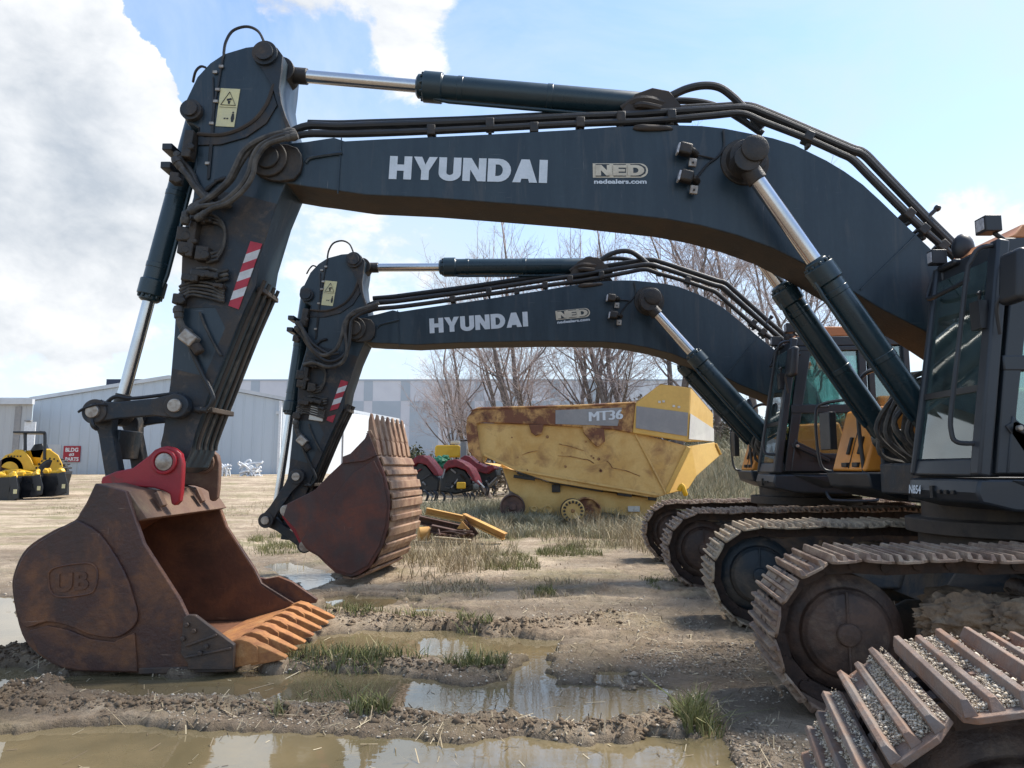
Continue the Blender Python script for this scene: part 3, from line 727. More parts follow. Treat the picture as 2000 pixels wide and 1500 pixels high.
    def aho(name, pts, r, y0, y1=None, mat='hosedust', par=arm):
        q = MB(); n = len(pts); y1 = y0 if y1 is None else y1
        cp = curve([P(u, v, y0 + (y1 - y0) * i / (n - 1)) for i, (u, v) in enumerate(pts)], 6); q.tube(cp, r, 8)
        if r > .012:
            for a_, b_ in ((cp[0], cp[1]), (cp[-1], cp[-2])): d_ = (b_ - a_).normalized(); q.lathe(a_ - d_ * .01, b_, [(0, r * 1.1), (.03, r * 1.5), (.06, r * 1.5), (.065, r * 1.25), (.11, r * 1.25), (.12, r * 1.02)], 10)
        return Am(q, name, mat, par)
    # hose bundle over the elbow
    y = YB0 - .17
    if idx == 0: aho('hose', [(575,258),(539,262),(500,277),(474,298),(458,330),(443,356),(413,383),(380,405),(364,418),(361,436)], .030, y + .06, y + .02)
    if idx == 0: aho('hose', [(578,262),(545,267),(508,286),(492,312),(486,335),(468,366),(432,396),(392,404),(372,414)], .027, y, y)
    if idx == 0: aho('hose', [(580,266),(552,272),(520,284),(500,312),(494,340),(478,368),(446,396),(412,408),(384,428)], .026, y - .03, y)
    if idx == 0: aho('hose', [(570,255),(530,268),(494,288),(470,320),(452,352),(424,378),(398,392),(372,408)], .026, y + .09, y + .05)
    aho('hose', [(341,310),(352,326),(368,346),(382,366),(400,386),(418,400),(450,398)], .030, YA0 - .10, YA0 - .06)
    aho('hose', [(344,300),(360,318),(376,340),(386,362),(402,380),(420,388)], .026, YA0 - .02, YA0 - .05)
    aho('hose', [(402,372),(424,354),(440,348)], .015, YA0 - .02, YA0 - .02, 'rubber')
    for kx in (0, 7, 14): aho('hose', [(392,420+kx),(415,420+kx),(432,432+kx*.6),(439,452),(436,482-kx*.5),(424,505-kx),(405,512-kx)], .014, YA0 - .04)
    for kx in range(5): aho('hose', [(352,560+kx*7),(372,552+kx*6),(396,551+kx*7),(418,556+kx*7),(436,568+kx*5)], .013, YA0 - .05)
    for kx in range(3): aho('hose', [(386,525+kx*9),(408,524+kx*9),(432,530+kx*8),(444,528+kx*8)], .014, YA0 - .05)
    aho('hose', [(348,600),(350,624),(358,642),(372,656)], .034, YA0 - .08)
    aho('hose', [(362,652),(376,690),(394,728),(412,764),(416,782),(402,800),(382,800)], .022, YA0 - .04, None, 'rubber')
    aho('hose', [(390,610),(402,640),(418,672),(432,695)], .012, YA0 - .03)
    if idx == 1:
        for (pts, r_, m_) in (([(740,592),(712,602),(690,610),(674,628),(668,655),(656,682),(632,694),(608,678),(592,645),(583,628)], .032, 'hosedust'), ([(738,596),(706,607),(680,622),(674,650),(678,682),(668,708),(642,717),(612,708),(592,713)], .030, 'hosedust'),
                              ([(736,600),(708,611),(688,626),(684,650),(680,680),(664,700),(640,706),(615,690)], .026, 'rubber'), ([(586,632),(600,655),(612,672),(640,690),(662,690)], .022, 'rubber')):
            q = MB(); q.tube(curve([P(u, v, YB0 + dY - .16) for u, v in pts], 6), r_, 8); q.build('hose', m_, arm)
        q = MB(); q.box(P(619, 808, YA0 + dY - .03), (.22, .04, .22), Matrix.Rotation(.15, 3, 'Y')); q.build('grey_plate', 'tpale', arm, .01)
    k = MB()
    rr = random.Random(5)
    for (u, v, w_, h_) in ((397,415,.14,.05),(396,432,.2,.04),(398,497,.12,.14),(362,460,.12,.14),(362,487,.1,.12),(395,536,.18,.07),(375,545,.16,.07),(352,586,.10,.10),(378,470,.07,.35),(420,540,.10,.06),(430,560,.10,.04),(345,350,.09,.10),(371,285,.09,.28)):
        k.box(P(u, v, YA0 - .05), (w_, .13, h_), Matrix.Rotation(.1, 3, 'Y'))
        c = P(u, v, YA0 - .12); k.cyl(c, c + Vector((0, .06, 0)), min(w_, h_) * .4, 10); k.cut()
    Am(k, 'valve_block', 'grease', arm, .012)
    k = MB(); c = P(370, 661, YA0 - .09); R_ = Matrix.Rotation(math.radians(38), 3, 'Y'); k.box(c, (.15, .12, .12), R_); k.cyl(c + Vector((.05, 0, -.06)), c + Vector((.11, 0, -.14)), .05, 12, 1)
    Am(k, 'valve', ['pin', 'dirtsteel'], arm, .015)
    k = MB()
    for (u, v) in ((340,299),(337,334)): k.box(P(u, v, YA0 + .1), (.10, .30, .07))
    Am(k, 'hose_bracket', 'plastic', arm, .01)
    k = MB(); k.tube(curve([P(437,105,YA0), P(441,82,YA0), P(455,60,YA0), P(482,52,YA0), P(505,62,YA0), P(518,88,YA0)]), .014, 6); k.tube(curve([P(377,160,YA0+.1), P(382,140,YA0), P(392,130,YA0), P(402,132,YA0)]), .013, 6)
    k.tube(curve([P(437,105,YA0-.01), P(432,130,YA0-.012), P(426,165,YA0-.012), P(418,210,YA0-.012), P(412,270,YA0-.012), P(406,350,YA0-.012)]), .011, 6)
    k.tube(curve([P(416,150,YA0-.01), P(416,250,YA0-.012), P(408,348,YA0-.012)]), .009, 6)
    Am(k, 'grease_line', 'rubber', arm)
    k = MB()
    for (u, v) in ((420,141),(432,130),(425,175),(421,198),(413,241),(405,319)): k.box(P(u, v, YA0 - .02), (.045, .02, .03)); k.cut()
    Am(k, 'line_clip', 'pin', arm, .004)
    # ---- rams
    ram(root, 'arm_cylinder', bo(P(1272, 208, YM)), ar(P(521, 110, YA0) + Vector((0, YM - YA0, 0)) + Vector((.08, 0, -.03))), 2.44, .132, .066)
    for y in (6.44, 7.30): ram(root, 'boom_cylinder', st(P(1830, 848, 6.44) + Vector((0, y - 6.44, 0))), bo(P(1454, 317, 6.44) + Vector((0, y - 6.44, 0))), 1.92, .118, .074)
    # ---- bucket linkage
    if idx == 0:
        pl, pr_, pb, pe = P(187, 804, 6.57), P(346, 793, 6.57), P(228, 952, 6.70), P(231, 806, YM)
        ear_pin = P(322, 902, 6.5)
    else:
        pl, pr_, pb, pe = P(520, 1016, 6.57 + dY), P(580, 931, 6.57 + dY), P(597, 1065, 6.7 + dY), P(524, 1014, YM + dY)
        ear_pin = P(560, 997, 6.5 + dY)
    ram(root, 'bucket_cylinder', ar(P(388, 226, YM)), Vector((pl.x, YM + dY, pl.z)), 2.0, .108, .058)
    k = MB(); d = (pr_ - pl); ln = d.length; d.normalize(); nn = Vector((-d.z, 0, d.x))
    for yy in (6.555 + dY, 7.275 + dY):
        q = lambda s, t: Vector((pl.x, yy, pl.z)) + d * s + nn * t
        k.slab([q(.04, .09), q(.2, .075), q(ln - .2, .085), q(ln - .02, .12), q(ln + .1, .06), q(ln + .11, -.06), q(ln, -.12), q(ln - .22, -.075), q(.2, -.08), q(.0, -.10), q(-.09, -.05), q(-.09, .05)], (0, .065, 0))
        for c in (pl, pr_): k.cyl(Vector((c.x, yy - .02, c.z)), Vector((c.x, yy + .085, c.z)), .115, 28)
        k.cut()
    rk = k.build('rocker_link', 'navy_dirty', root, .01)
    k = MB()
    for c in (pl, pr_):
        k.cyl(Vector((c.x, 6.50 + dY, c.z)), Vector((c.x, 7.40 + dY, c.z)), .062, 24); k.cut()
    k.build('pin', 'pin', rk, .006)
    if idx == 0:
        k = MB(); k.tube(curve([P(208,792,6.55), P(190,790,6.5), P(165,797,6.5), P(153,805,6.5), P(170,795,6.52), P(200,782,6.56)]), .011, 6); k.tube(curve([P(205,790,6.6), P(225,775,6.6), P(260,778,6.6), P(330,770,6.6), P(350,768,6.62)]), .018, 6); k.tube(curve([P(190,838,6.55), P(182,832,6.5), P(178,820,6.5)]), .02, 6)
        k.build('grease_line', 'rubber', rk)
    k = MB(); d = (pb - Vector((pl.x, pb.y, pl.z))); ln = d.length; d.normalize(); nn = Vector((-d.z, 0, d.x))
    for yy in (6.66 + dY, 7.14 + dY):
        q = lambda s, t: Vector((pl.x, yy, pl.z)) + d * s + nn * t
        k.slab([q(-.1, -.07), q(-.1, .07), q(.08, .09), q(.2, .065), q(ln - .1, .07), q(ln + .1, .05), q(ln + .1, -.05), q(ln - .1, -.07), q(.2, -.065), q(.08, -.09)], (0, .11, 0))
    c = Vector((pl.x, 0, pl.z)) + d * .3; k.box(Vector((c.x, 6.95 + dY, c.z)), (.13, .42, .28), Matrix.Rotation(.1, 3, 'Y'))
    k.cyl(Vector((pb.x, 6.62 + dY, pb.z)), Vector((pb.x, 7.28 + dY, pb.z)), .11, 24); k.build('bucket_link', 'navy_dirty', root, .012)
    # ---- bucket
    if idx == 0: bucket_open(root)
    else: bucket_curled(root, dY)
    # ---- upper structure: deck, cab, boxes, house
    upper(root, st, S, idx)
    # ---- undercarriage
    info = [make_track(root, *t[0], **t[1]) for t in tracks]
    (c0, u, w, Lc), (c1, _, _, _) = info[0], info[1]
    mid = (c0 + c1) / 2 + u * (Lc / 2); z = lambda h: Vector((0, 0, h))
    k = MB(); gauge = (c1 - c0).length / 2 - .2
    mx = lambda a, b_, h: mid + u * a + w * b_ + z(h)
    k.prism([mx(-.75, -.7, -.05), mx(.75, -.7, -.05), mx(.8, .7, -.05), mx(-.8, .7, -.05)], [mx(-.65, -.6, .38), mx(.65, -.6, .38), mx(.65, .6, .38), mx(-.65, .6, .38)])
    for sx in (-1, 1):
        for sy in (-1, 1):
            k.prism([mx(sx * .3, sy * .5, .0), mx(sx * .8, sy * .5, .0), mx(sx * 1.25, sy * gauge, -.12), mx(sx * .7, sy * gauge, -.12)], [mx(sx * .3, sy * .5, .36), mx(sx * .7, sy * .5, .34), mx(sx * 1.2, sy * gauge, .12), mx(sx * .7, sy * gauge, .12)])
    k.build('car_body', 'trackframe', root, .02)
    k = MB()
    for j in range(10): k.blob(mx(random.uniform(-.9, .7), random.uniform(-.6, .6), .38), (random.uniform(.15, .35), .2, .06), 200 + j, 3, .5, fr=2)
    k.build('mud_clump', 'mud', root, smooth=60)
    k = MB(); c = Vector((mid.x, mid.y, 0))
    k.lathe(c + z(.86), c + z(2), [(0, .70), (.08, .78), (.16, .80), (.17, .74), (.27, .74), (.28, .84), (.40, .84), (.41, .70), (.60, .70)], 48); k.build('slewing_ring', 'dirtsteel', root, .008)
    return root


def bucket_open(root):
    Y0, Y1 = 6.05, 7.85; near = [P(u, v, Y0) for u, v in BUCK]; V = lambda p, y: Vector((p.x, y, p.z))
    near = near[:8] + curve(near[8:] + near[:1], 4)[:-1]
    outer = [P(u, v, Y0) for u, v in [(186,944),(150,1012),(105,1035),(52,1070),(28,1115),(24,1157),(42,1238),(73,1277),(122,1306),(160,1312),(268,1314),(360,1309)]]
    outer = curve(outer[1:], 4); cen = P(230, 1150, Y0); 
    nin = []
    for i, p in enumerate(outer):
        t = (outer[min(i + 1, len(outer) - 1)] - outer[max(i - 1, 0)]).normalized(); n = Vector((-t.z, 0, t.x))
        if n.dot(cen - p) < 0: n = -n
        nin.append(p + n * .05)
    k = MB(); n = len(outer); vs = []; fs = []; ms = []
    for p, q in zip(outer, nin): vs += [V(p, Y0 + .05), V(p, Y1 - .05), V(q, Y0 + .05), V(q, Y1 - .05)]
    for i in range(n - 1):
        a, b = 4 * i, 4 * i + 4
        fs += [(a, b, b + 1, a + 1), (a + 2, a + 3, b + 3, b + 2)]; ms += [0, 1]
    k.add(vs, fs, ms); bk = k.build('bucket', ['bucket', 'bucketin'], root, smooth=50, recalc=False)
    k = MB(); k.slab(near, (0, .055, 0)); k.cut(); k.slab([V(p, Y1 - .055) for p in near], (0, .055, 0)); k.build('side_plate', 'bucket', bk, .008)
    # inner skins of the side plates
    for y in (Y0 + .056, Y1 - .060):
        k = MB(); q = [P(u, v, Y0) for u, v in [(200,958),(244,968),(278,1064),(348,1174),(364,1210),(440,1262),(430,1296),(160,1300),(125,1290),(80,1262),(54,1235),(38,1157),(42,1118),(62,1080),(112,1046),(160,1022)]]
        k.slab([V(p, y) for p in q], (0, .004, 0)); k.build('bucket_lining', 'bucketin', bk)
    k = MB(); pr = [P(u, v, Y0) for u, v in [(186,944),(245,960),(281,1014),(262,1020),(226,985),(180,975),(150,1012),(146,1006)]]
    k.prism([V(p, Y0 + .052) for p in pr], [V(p, Y1 - .052) for p in pr]); k.build('torsion_box', 'bucketbox', bk, .008)
    k = MB(); pr = [P(u, v, Y0) for u, v in [(330,1296),(430,1268),(457,1262),(460,1288),(440,1306),(330,1313)]]
    k.prism([V(p, Y0 + .052) for p in pr], [V(p, Y1 - .052) for p in pr]); k.build('cutting_lip', 'tooth', bk, .006)
    # raised wear plates on the near side
    k = MB(); k.slab(curve([P(u, v, Y0 - .028) for u, v in [(150,1016),(196,1045),(241,1115),(262,1175),(268,1206),(257,1228),(224,1246),(175,1240),(133,1223),(91,1215),(52,1226),(36,1205),(27,1157),(31,1117),(55,1073),(107,1039)]], 3), (0, .03, 0)); k.build('side_wear_plate', 'bucket', bk, .008)
    k = MB(); k.slab([P(u, v, Y0 - .02) for u, v in [(56,1232),(92,1222),(132,1230),(175,1248),(222,1254),(262,1236),(268,1312),(160,1310),(122,1304),(75,1275)]], (0, .022, 0)); k.build('heel_plate', 'bucket', bk, .006)
    # cast emblem
    c = [P(u, v, Y0 - .03) for u, v in [(95,1120),(110,1108),(170,1100),(190,1115),(186,1148),(172,1160),(118,1166),(98,1152)]]
    k = MB(); k.tube(curve(c + [c[0]], 4), .008, 6); k.build('emblem_frame', 'bucket', bk)
    o = P(108, 1158, Y0 - .030); r = P(184, 1150, Y0 - .030) - o; u_ = Vector((-.05, 0, 1))
    em = text_mesh('UB', o + Vector((0, .008, 0)), r, u_, .15, r.length * .86, .03); nb = MB(); nv = len(em.v)
    nb.add([Vector(q) for q in em.v] + [Vector(q) + Vector((0, -.014, 0)) for q in em.v], [], 0)
    nb.f = list(em.f) + [tuple(nv + i for i in f) for f in em.f]; nb.m = [0] * len(nb.f)
    from collections import Counter
    ed = Counter(); 
    for f in em.f:
        for i in range(len(f)): ed[frozenset((f[i], f[(i + 1) % len(f)]))] += 1
    for e, cn in ed.items():
        if cn == 1: a, b = tuple(e); nb.f.append((a, b, nv + b, nv + a)); nb.m.append(0)
    nb.build('emblem', 'bucket', bk, smooth=20)
    # side cutters
    k = MB(); k.slab([P(u, v, Y0 - .045) for u, v in [(358,1206),(368,1201),(380,1202),(457,1260),(456,1280),(455,1308),(366,1308),(366,1296),(352,1276)]], (0, .05, 0))
    for (a, b) in (((362,1262),(424,1240)), ((362,1284),(452,1266))): k.beam(P(*a, Y0 - .05), P(*b, Y0 - .05), .02, .02)
    for (u, v) in ((366,1220),(358,1247),(380,1232),(404,1262),(392,1275)): c = P(u, v, Y0 - .05); k.cyl(c, c - Vector((0, .025, 0)), .022, 6)
    k.build('side_cutter', 'wear', bk, .006)
    k = MB(); k.slab([V(P(u, v, Y0), Y1 - .01) for u, v in [(345,1190),(372,1196),(405,1190),(440,1204),(503,1248),(500,1258),(457,1262),(380,1290)]], (0, .05, 0)); k.build('side_cutter', 'bucket', bk, .006)
    k = MB(); k.slab([P(u, v, Y0 - .01) for u, v in [(270,1305),(450,1300),(456,1312),(270,1317)]], (0, .3, 0)); k.build('heel_plate', 'wear', bk, .006)
    # teeth
    for i in range(7):
        y = Y0 + .10 + (Y1 - Y0 - .20) * i / 6
        prof = [(436,1268),(448,1256),(464,1250),(484,1255),(500,1266),(502,1296),(456,1307),(444,1290)]
        tip = [(484,1257),(510,1267),(553,1288),(553,1292),(515,1299),(486,1303)]
        k = MB(); k.prism([V(P(u, v, Y0), y - .068) for u, v in prof], [V(P(u, v, Y0), y + .068) for u, v in prof])
        wd = [.058, .055, .035, .035, .05, .058]
        k.prism([V(P(u, v, Y0), y - w_) for (u, v), w_ in zip(tip, wd)], [V(P(u, v, Y0), y + w_) for (u, v), w_ in zip(tip, wd)])
        k.build('tooth', 'tooth', bk, .016, seg=3)
    # red ears
    ear = [(196,943),(199,932),(225,921),(259,914),(290,890),(301,879),(312,874),(325,871),(340,875),(352,886),(356,905),(355,930),(353,960),(350,979),(341,988),(334,984),(331,965),(318,958),(301,953),(270,951),(243,958),(215,955)]
    for yy, m in ((6.50, 'red'), (7.32, 'bucketbox')):
        k = MB(); k.slab([V(P(u, v, 6.5), yy) for u, v in ear], (0, .08, 0)); o = k.build('bucket_ear', m, bk, .012)
        if m == 'red': o['label'] = 'bright red mounting ear'
        c = P(322, 902, 6.5); k = MB(); k.lathe(V(c, yy + .02), V(c, yy - 1), [(0, .115), (.05, .115), (.055, .09), (.035, .085)], 32); k.build('ear_ring', m, o, .005)
        k = MB(); k.lathe(V(c, yy + .02), V(c, yy - 1), [(0, .085), (.045, .08), (.05, .045), (.06, .03)], 28); k.build('pin', 'pin', o, .004)
    k = MB(); c = P(350, 968, 6.5)
    for yy in (6.36, 7.16): k.prism([V(P(u, v, 6.5), yy) for u, v in [(316,962),(322,958),(334,985),(328,990)]], [V(P(u, v, 6.5), yy + .08) for u, v in [(316,962),(322,958),(334,985),(328,990)]])
    k.build('ear_stop', 'bucketbox', bk, .006)


def bucket_curled(root, dY):
    Y0 = 10.30; LV = Vector((.24, 1.62, 0))
    S2 = [(553,1008),(561,984),(615,957),(640,930),(669,903),(684,890),(719,850),(736,889),(750,924),(759,960),(761,986),(758,1027),(747,1067),(723,1108),(700,1123),(685,1127),(655,1119),(634,1100),(620,1086),(605,1078),(596,1070),(586,1055),(577,1034)]
    near = [P(u, v, Y0) for u, v in S2]; t = LV.normalized() * .05
    SP = MB(); SP.slab(near, t); SP.cut(); SP.slab([p + LV - t for p in near], t)
    WP = MB(); WP.slab([P(u, v, Y0 - .02) for u, v in [(588,1056),(610,1022),(648,975),(688,925),(730,899),(746,930),(756,985),(752,1030),(741,1066),(718,1105),(685,1122),(656,1114),(622,1084),(603,1072)]], (0, .03, 0))
    outer = curve([P(u, v, Y0) for u, v in [(719,843),(736,889),(750,924),(759,960),(761,986),(758,1027),(747,1067),(723,1108),(700,1123),(685,1127),(655,1119),(620,1086),(596,1070)]], 3)
    cen = P(680, 1000, Y0); k = MB(); vs = []; fs = []; ms = []; nin = []
    for i, p in enumerate(outer):
        tt = (outer[min(i + 1, len(outer) - 1)] - outer[max(i - 1, 0)]).normalized(); n = Vector((-tt.z, 0, tt.x))
        if n.dot(cen - p) < 0: n = -n
        nin.append((p, n)); q = p + n * .05; vs += [p + t, p + LV - t, q + t, q + LV - t]
    for i in range(len(outer) - 1):
        a, b = 4 * i, 4 * i + 4; fs += [(a, b, b + 1, a + 1), (a + 2, a + 3, b + 3, b + 2)]; ms += [0, 1]
    k.add(vs, fs, ms); bk = k.build('bucket', ['backwear', 'bucketin'], root, smooth=50, recalc=False); SP.build('side_plate', 'bucketdark', bk, .008); WP.build('side_wear_plate', 'bucketdark', bk, .006)
    # wear bars welded across the back
    k = MB(); m_ = len(outer)
    for j, i in enumerate(range(4, m_ - 8, 2)):
        p, n = nin[i]; q = p - n * .012; s = (outer[i + 1] - outer[i - 1]).normalized() * (.045 if j % 2 else .07)
        k.prism([q - s + t, q + s + t, q + s * .8 - n * .03 + t, q - s * .8 - n * .03 + t], [x + LV - t * 2 for x in (q - s + t, q + s + t, q + s * .8 - n * .03 + t, q - s * .8 - n * .03 + t)]); k.cut()
    k.build('back_wear_bar', 'backwear', bk, .006)
    k = MB(); pr = [P(u, v, Y0) for u, v in [(719,843),(736,889),(726,893),(712,850)]]
    k.prism([p + t for p in pr], [p + LV - t for p in pr]); k.build('cutting_lip', 'backwear', bk, .005)
    k = MB(); k.slab([P(u, v, Y0 - .04) for u, v in [(669,892),(684,886),(712,857),(719,843),(736,889),(712,900),(669,905)]], (0, .05, 0)); k.build('side_cutter', 'bucketdark', bk, .005)
    for i in range(7):
        o = LV * (.05 + .90 * i / 6); hw = LV.normalized()
        prof = [(716,842),(724,840),(735,862),(739,888),(731,892),(720,862)]; tip = [(718,845),(718,820),(721,806),(724,808),(731,842),(734,858)]
        wd = [.07, .05, .03, .03, .06, .07]
        k = MB(); k.prism([P(u, v, Y0) + o - hw * .075 for u, v in prof], [P(u, v, Y0) + o + hw * .075 for u, v in prof])
        k.prism([P(u, v, Y0) + o - hw * w_ for (u, v), w_ in zip(tip, wd)], [P(u, v, Y0) + o + hw * w_ for (u, v), w_ in zip(tip, wd)])
        k.build('tooth', 'backwear', bk, .008)
    ear = [(551,1010),(549,998),(556,986),(566,985),(590,1004),(606,1050),(610,1066),(604,1076),(596,1077),(588,1068),(574,1042)]
    for yy in (6.50 + dY, 7.32 + dY):
        k = MB(); k.slab([P(u, v, yy) for u, v in ear] if yy < 11 else [Vector((p.x, yy, p.z)) for p in [P(u, v, 6.5 + dY) for u, v in ear]], (0, .08, 0)); o = k.build('bucket_ear', 'red', bk, .01)
        k = MB()
        for (u, v) in ((560, 997), (597, 1066)):
            c = P(u, v, 6.5 + dY); k.cyl(Vector((c.x, yy - .06, c.z)), Vector((c.x, yy + .14, c.z)), .085, 24); k.cut()
        k.build('pin', 'pin', o, .008)


def upper(root, st, S, idx):
    FL0, FL1 = Vector((3.53, 5.40, 1.64)), Vector((3.84, 5.42, 3.40)); FR0, FR1 = Vector((3.53, 6.44, 1.64)), Vector((3.86, 6.42, 3.40))
    lift = lambda p: Vector((p.x, 5.9 + (p.y - 5.9) * .66 if 5.9 < p.y < 6.51 else p.y, p.z + .08 * min(1, max(0, (p.z - 2.6) / .7))))
    S = lambda b, n, m, p=root, be=0.0, **k: b.tf(lift).tf(st).build(n, m, p, be, **k); XR = 5.32
    # deck with sloping skirts
    k = MB(); sec = [(3.50, 1.44), (3.47, 1.52), (3.50, 1.62), (8.0, 1.62), (8.0, 1.36), (4.35, 1.36), (3.75, 1.38)]
    k.prism([Vector((x, 5.36, z)) for x, z in sec], [Vector((x, 6.50, z)) for x, z in sec])
    k.prism([Vector((4.05, 6.52, 1.62)), Vector((8.0, 6.52, 1.62)), Vector((8.0, 6.52, 1.36)), Vector((4.05, 6.52, 1.36))], [Vector((x, 7.36, z)) for x, z in ((4.05, 1.62), (8, 1.62), (8, 1.36), (4.05, 1.36))])
    sec = [(3.95, 1.40), (3.70, 1.50), (3.66, 1.66), (8.0, 1.66), (8.0, 1.36), (4.4, 1.33)]
    k.prism([Vector((x, 7.38, z)) for x, z in sec], [Vector((x, 8.35, z)) for x, z in sec])
    deck = S(k, 'deck', 'cabgrey', root, .02)
    k = MB(); k.prism([Vector((3.9, 5.30, 1.60)), Vector((7.4, 5.30, 1.60)), Vector((7.4, 5.30, 1.50)), Vector((4.25, 5.30, 1.50))], [Vector((3.7, 5.36, 1.62)), Vector((7.4, 5.36, 1.62)), Vector((7.4, 5.36, 1.44)), Vector((4.1, 5.36, 1.44))]); S(k, 'side_step', 'cabgrey', deck, .01)
    k = MB(); k.tube(curve([Vector((4.15, 5.38, 1.40)), Vector((4.17, 5.30, 1.31)), Vector((4.25, 5.27, 1.28)), Vector((4.7, 5.27, 1.28)), Vector((4.78, 5.30, 1.31)), Vector((4.80, 5.38, 1.40))], 4), .02, 8); S(k, 'step_handle', 'cabgrey', deck)
    k = MB(); [k.boxb((3.455, 5.62 + .09 * j, 1.50), (3.49, 5.66 + .09 * j, 1.53)) for j in range(3)]; k.boxb((3.455, 5.90, 1.46), (3.48, 5.96, 1.56)); S(k, 'deck_bracket', 'ink', deck)
    if idx == 0:
        tx = text_mesh('N854', Vector((3.458, 6.44, 1.485)), (0, -1, 0), (0.1, 0, 1), .075, .27, .03); S(tx, 'deck_lettering', 'letter', deck, smooth=None)
    k = MB(); k.boxb((3.75, 6.6, 1.45), (4.5, 7.3, 1.75)); k.boxb((3.78, 6.56, 1.7), (4.1, 6.63, 2.1)); k.boxb((3.78, 7.27, 1.7), (4.1, 7.34, 2.1)); S(k, 'boom_foot_bracket', 'navy_dirty', root, .02)
    k = MB(); rr = random.Random(3)
    for j in range(9):
        y = 6.6 + .07 * j; k.tube(curve([Vector((3.95, y, 1.75)), Vector((3.72 + rr.uniform(-.1, .1), y, 2.0 + rr.uniform(-.1, .15))), Vector((4.0, y + .03, 2.45 + rr.uniform(-.1, .2))), Vector((4.5, y, 2.6))], 6), .024, 6)
    S(k, 'hose', 'hosedust', root)
    # cab frame
    lp = lambda a, b, t: a + (b - a) * t
    k = MB()
    k.beam(FL0, FL1, .10, .12, 0, (0, 1, 0)); k.beam(FR0, FR1, .09, .09, 0, (0, 1, 0))
    k.prism([Vector((3.50, 5.40, 1.64)), Vector((3.66, 5.40, 1.64)), Vector((3.66, 5.40, 1.78)), Vector((3.54, 5.40, 1.78))], [Vector((3.50, 6.44, 1.64)), Vector((3.66, 6.44, 1.64)), Vector((3.66, 6.44, 1.78)), Vector((3.54, 6.44, 1.78))]); k.boxb((3.87, 5.40, 3.27), (4.02, 6.44, 3.42))
    k.boxb((3.85, 5.385, 3.28), (XR, 5.50, 3.42)); k.boxb((3.85, 6.36, 3.28), (XR, 6.45, 3.42)); k.boxb((XR - .1, 5.40, 1.64), (XR, 6.45, 2.42)); k.boxb((XR - .1, 5.40, 2.42), (XR, 5.52, 3.42)); k.boxb((XR - .1, 6.33, 2.42), (XR, 6.45, 3.42)); k.boxb((XR - .1, 5.52, 3.26), (XR, 6.33, 3.42)); k.boxb((3.60, 6.38, 1.64), (XR, 6.45, 2.12)); k.boxb((5.0, 6.38, 2.1), (5.10, 6.445, 3.35))
    k.boxb((3.6, 5.42, 1.642), (XR, 6.42, 1.70))
    cab = S(k, 'cab', 'cabgrey', root, .02)
    # door: frame with two windows
    k = MB(); yd = 5.385
    wx = lambda z: 3.60 + .30 * (z - 1.64) / 1.76
    stn = [0]
    def strip(pts): stn[0] += 1; k.slab([Vector((x, yd - .02 - .003 * stn[0], z)) for x, z in pts], (0, .07 + .001 * stn[0], 0))
    strip([(wx(1.66) + .02, 1.66), (wx(3.27) + .02, 3.27), (wx(3.27) + .18, 3.27), (wx(2.1) + .14, 2.1), (wx(1.66) + .2, 1.66)])
    strip([(wx(3.28), 3.28), (4.72, 3.28), (4.72, 3.22), (wx(3.22), 3.22)]); strip([(wx(2.5), 2.44), (wx(2.5), 2.56), (4.72, 2.56), (4.72, 2.44)])
    strip([(4.66, 1.66), (4.66, 3.28), (4.76, 3.28), (4.76, 1.66)])
    strip([(wx(2.1) + .10, 2.1), (3.98, 1.90), (4.70, 1.90), (4.70, 1.66), (wx(1.66) + .1, 1.66)]); strip([(4.78, 1.66), (4.78, 2.46), (XR, 2.46), (XR, 1.66)]); strip([(4.78, 2.47), (4.78, 3.28), (4.86, 3.28), (4.86, 2.47)]); strip([(5.24, 2.47), (5.24, 3.28), (XR, 3.28), (XR, 2.47)])
    door = S(k, 'cab_door', 'cabgrey', cab, .012)
    k = MB(); k.slab([Vector((x, yd - .035, z)) for x, z in [(3.72, 2.02), (3.80, 2.06), (4.35, 1.80), (4.35, 1.72), (3.85, 1.80)]], (0, .02, 0)); S(k, 'handle_recess', 'plastic', cab, .008)
    k = MB(); k.beam(Vector((3.78, yd - .07, 2.00)), Vector((4.2, yd - .07, 1.80)), .03, .045); k.cyl(Vector((3.79, yd - .06, 2.0)), Vector((3.79, yd - .10, 2.0)), .022, 10, 1); S(k, 'door_handle', ['plastic', 'pin'], cab, .006)
    # panes
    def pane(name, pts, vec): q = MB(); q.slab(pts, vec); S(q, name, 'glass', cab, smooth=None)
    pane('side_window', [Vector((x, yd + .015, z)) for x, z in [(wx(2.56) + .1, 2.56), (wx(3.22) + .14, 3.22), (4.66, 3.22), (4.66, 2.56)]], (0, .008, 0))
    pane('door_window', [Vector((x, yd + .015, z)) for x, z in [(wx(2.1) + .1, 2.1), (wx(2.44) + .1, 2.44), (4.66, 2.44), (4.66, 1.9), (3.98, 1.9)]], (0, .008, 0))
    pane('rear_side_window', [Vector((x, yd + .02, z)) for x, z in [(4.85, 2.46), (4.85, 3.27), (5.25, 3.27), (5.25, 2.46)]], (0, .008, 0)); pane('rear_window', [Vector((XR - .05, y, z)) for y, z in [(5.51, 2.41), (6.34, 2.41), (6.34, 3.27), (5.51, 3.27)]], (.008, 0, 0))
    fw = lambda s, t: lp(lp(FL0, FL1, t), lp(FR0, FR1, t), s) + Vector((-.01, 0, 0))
    pane('front_window', [fw(.05, .40), fw(.95, .40), fw(.96, .93), fw(.05, .93)], (.008, 0, 0)); pane('lower_front_window', [fw(.05, .08), fw(.95, .08), fw(.95, .375), fw(.05, .375)], (.008, 0, 0))
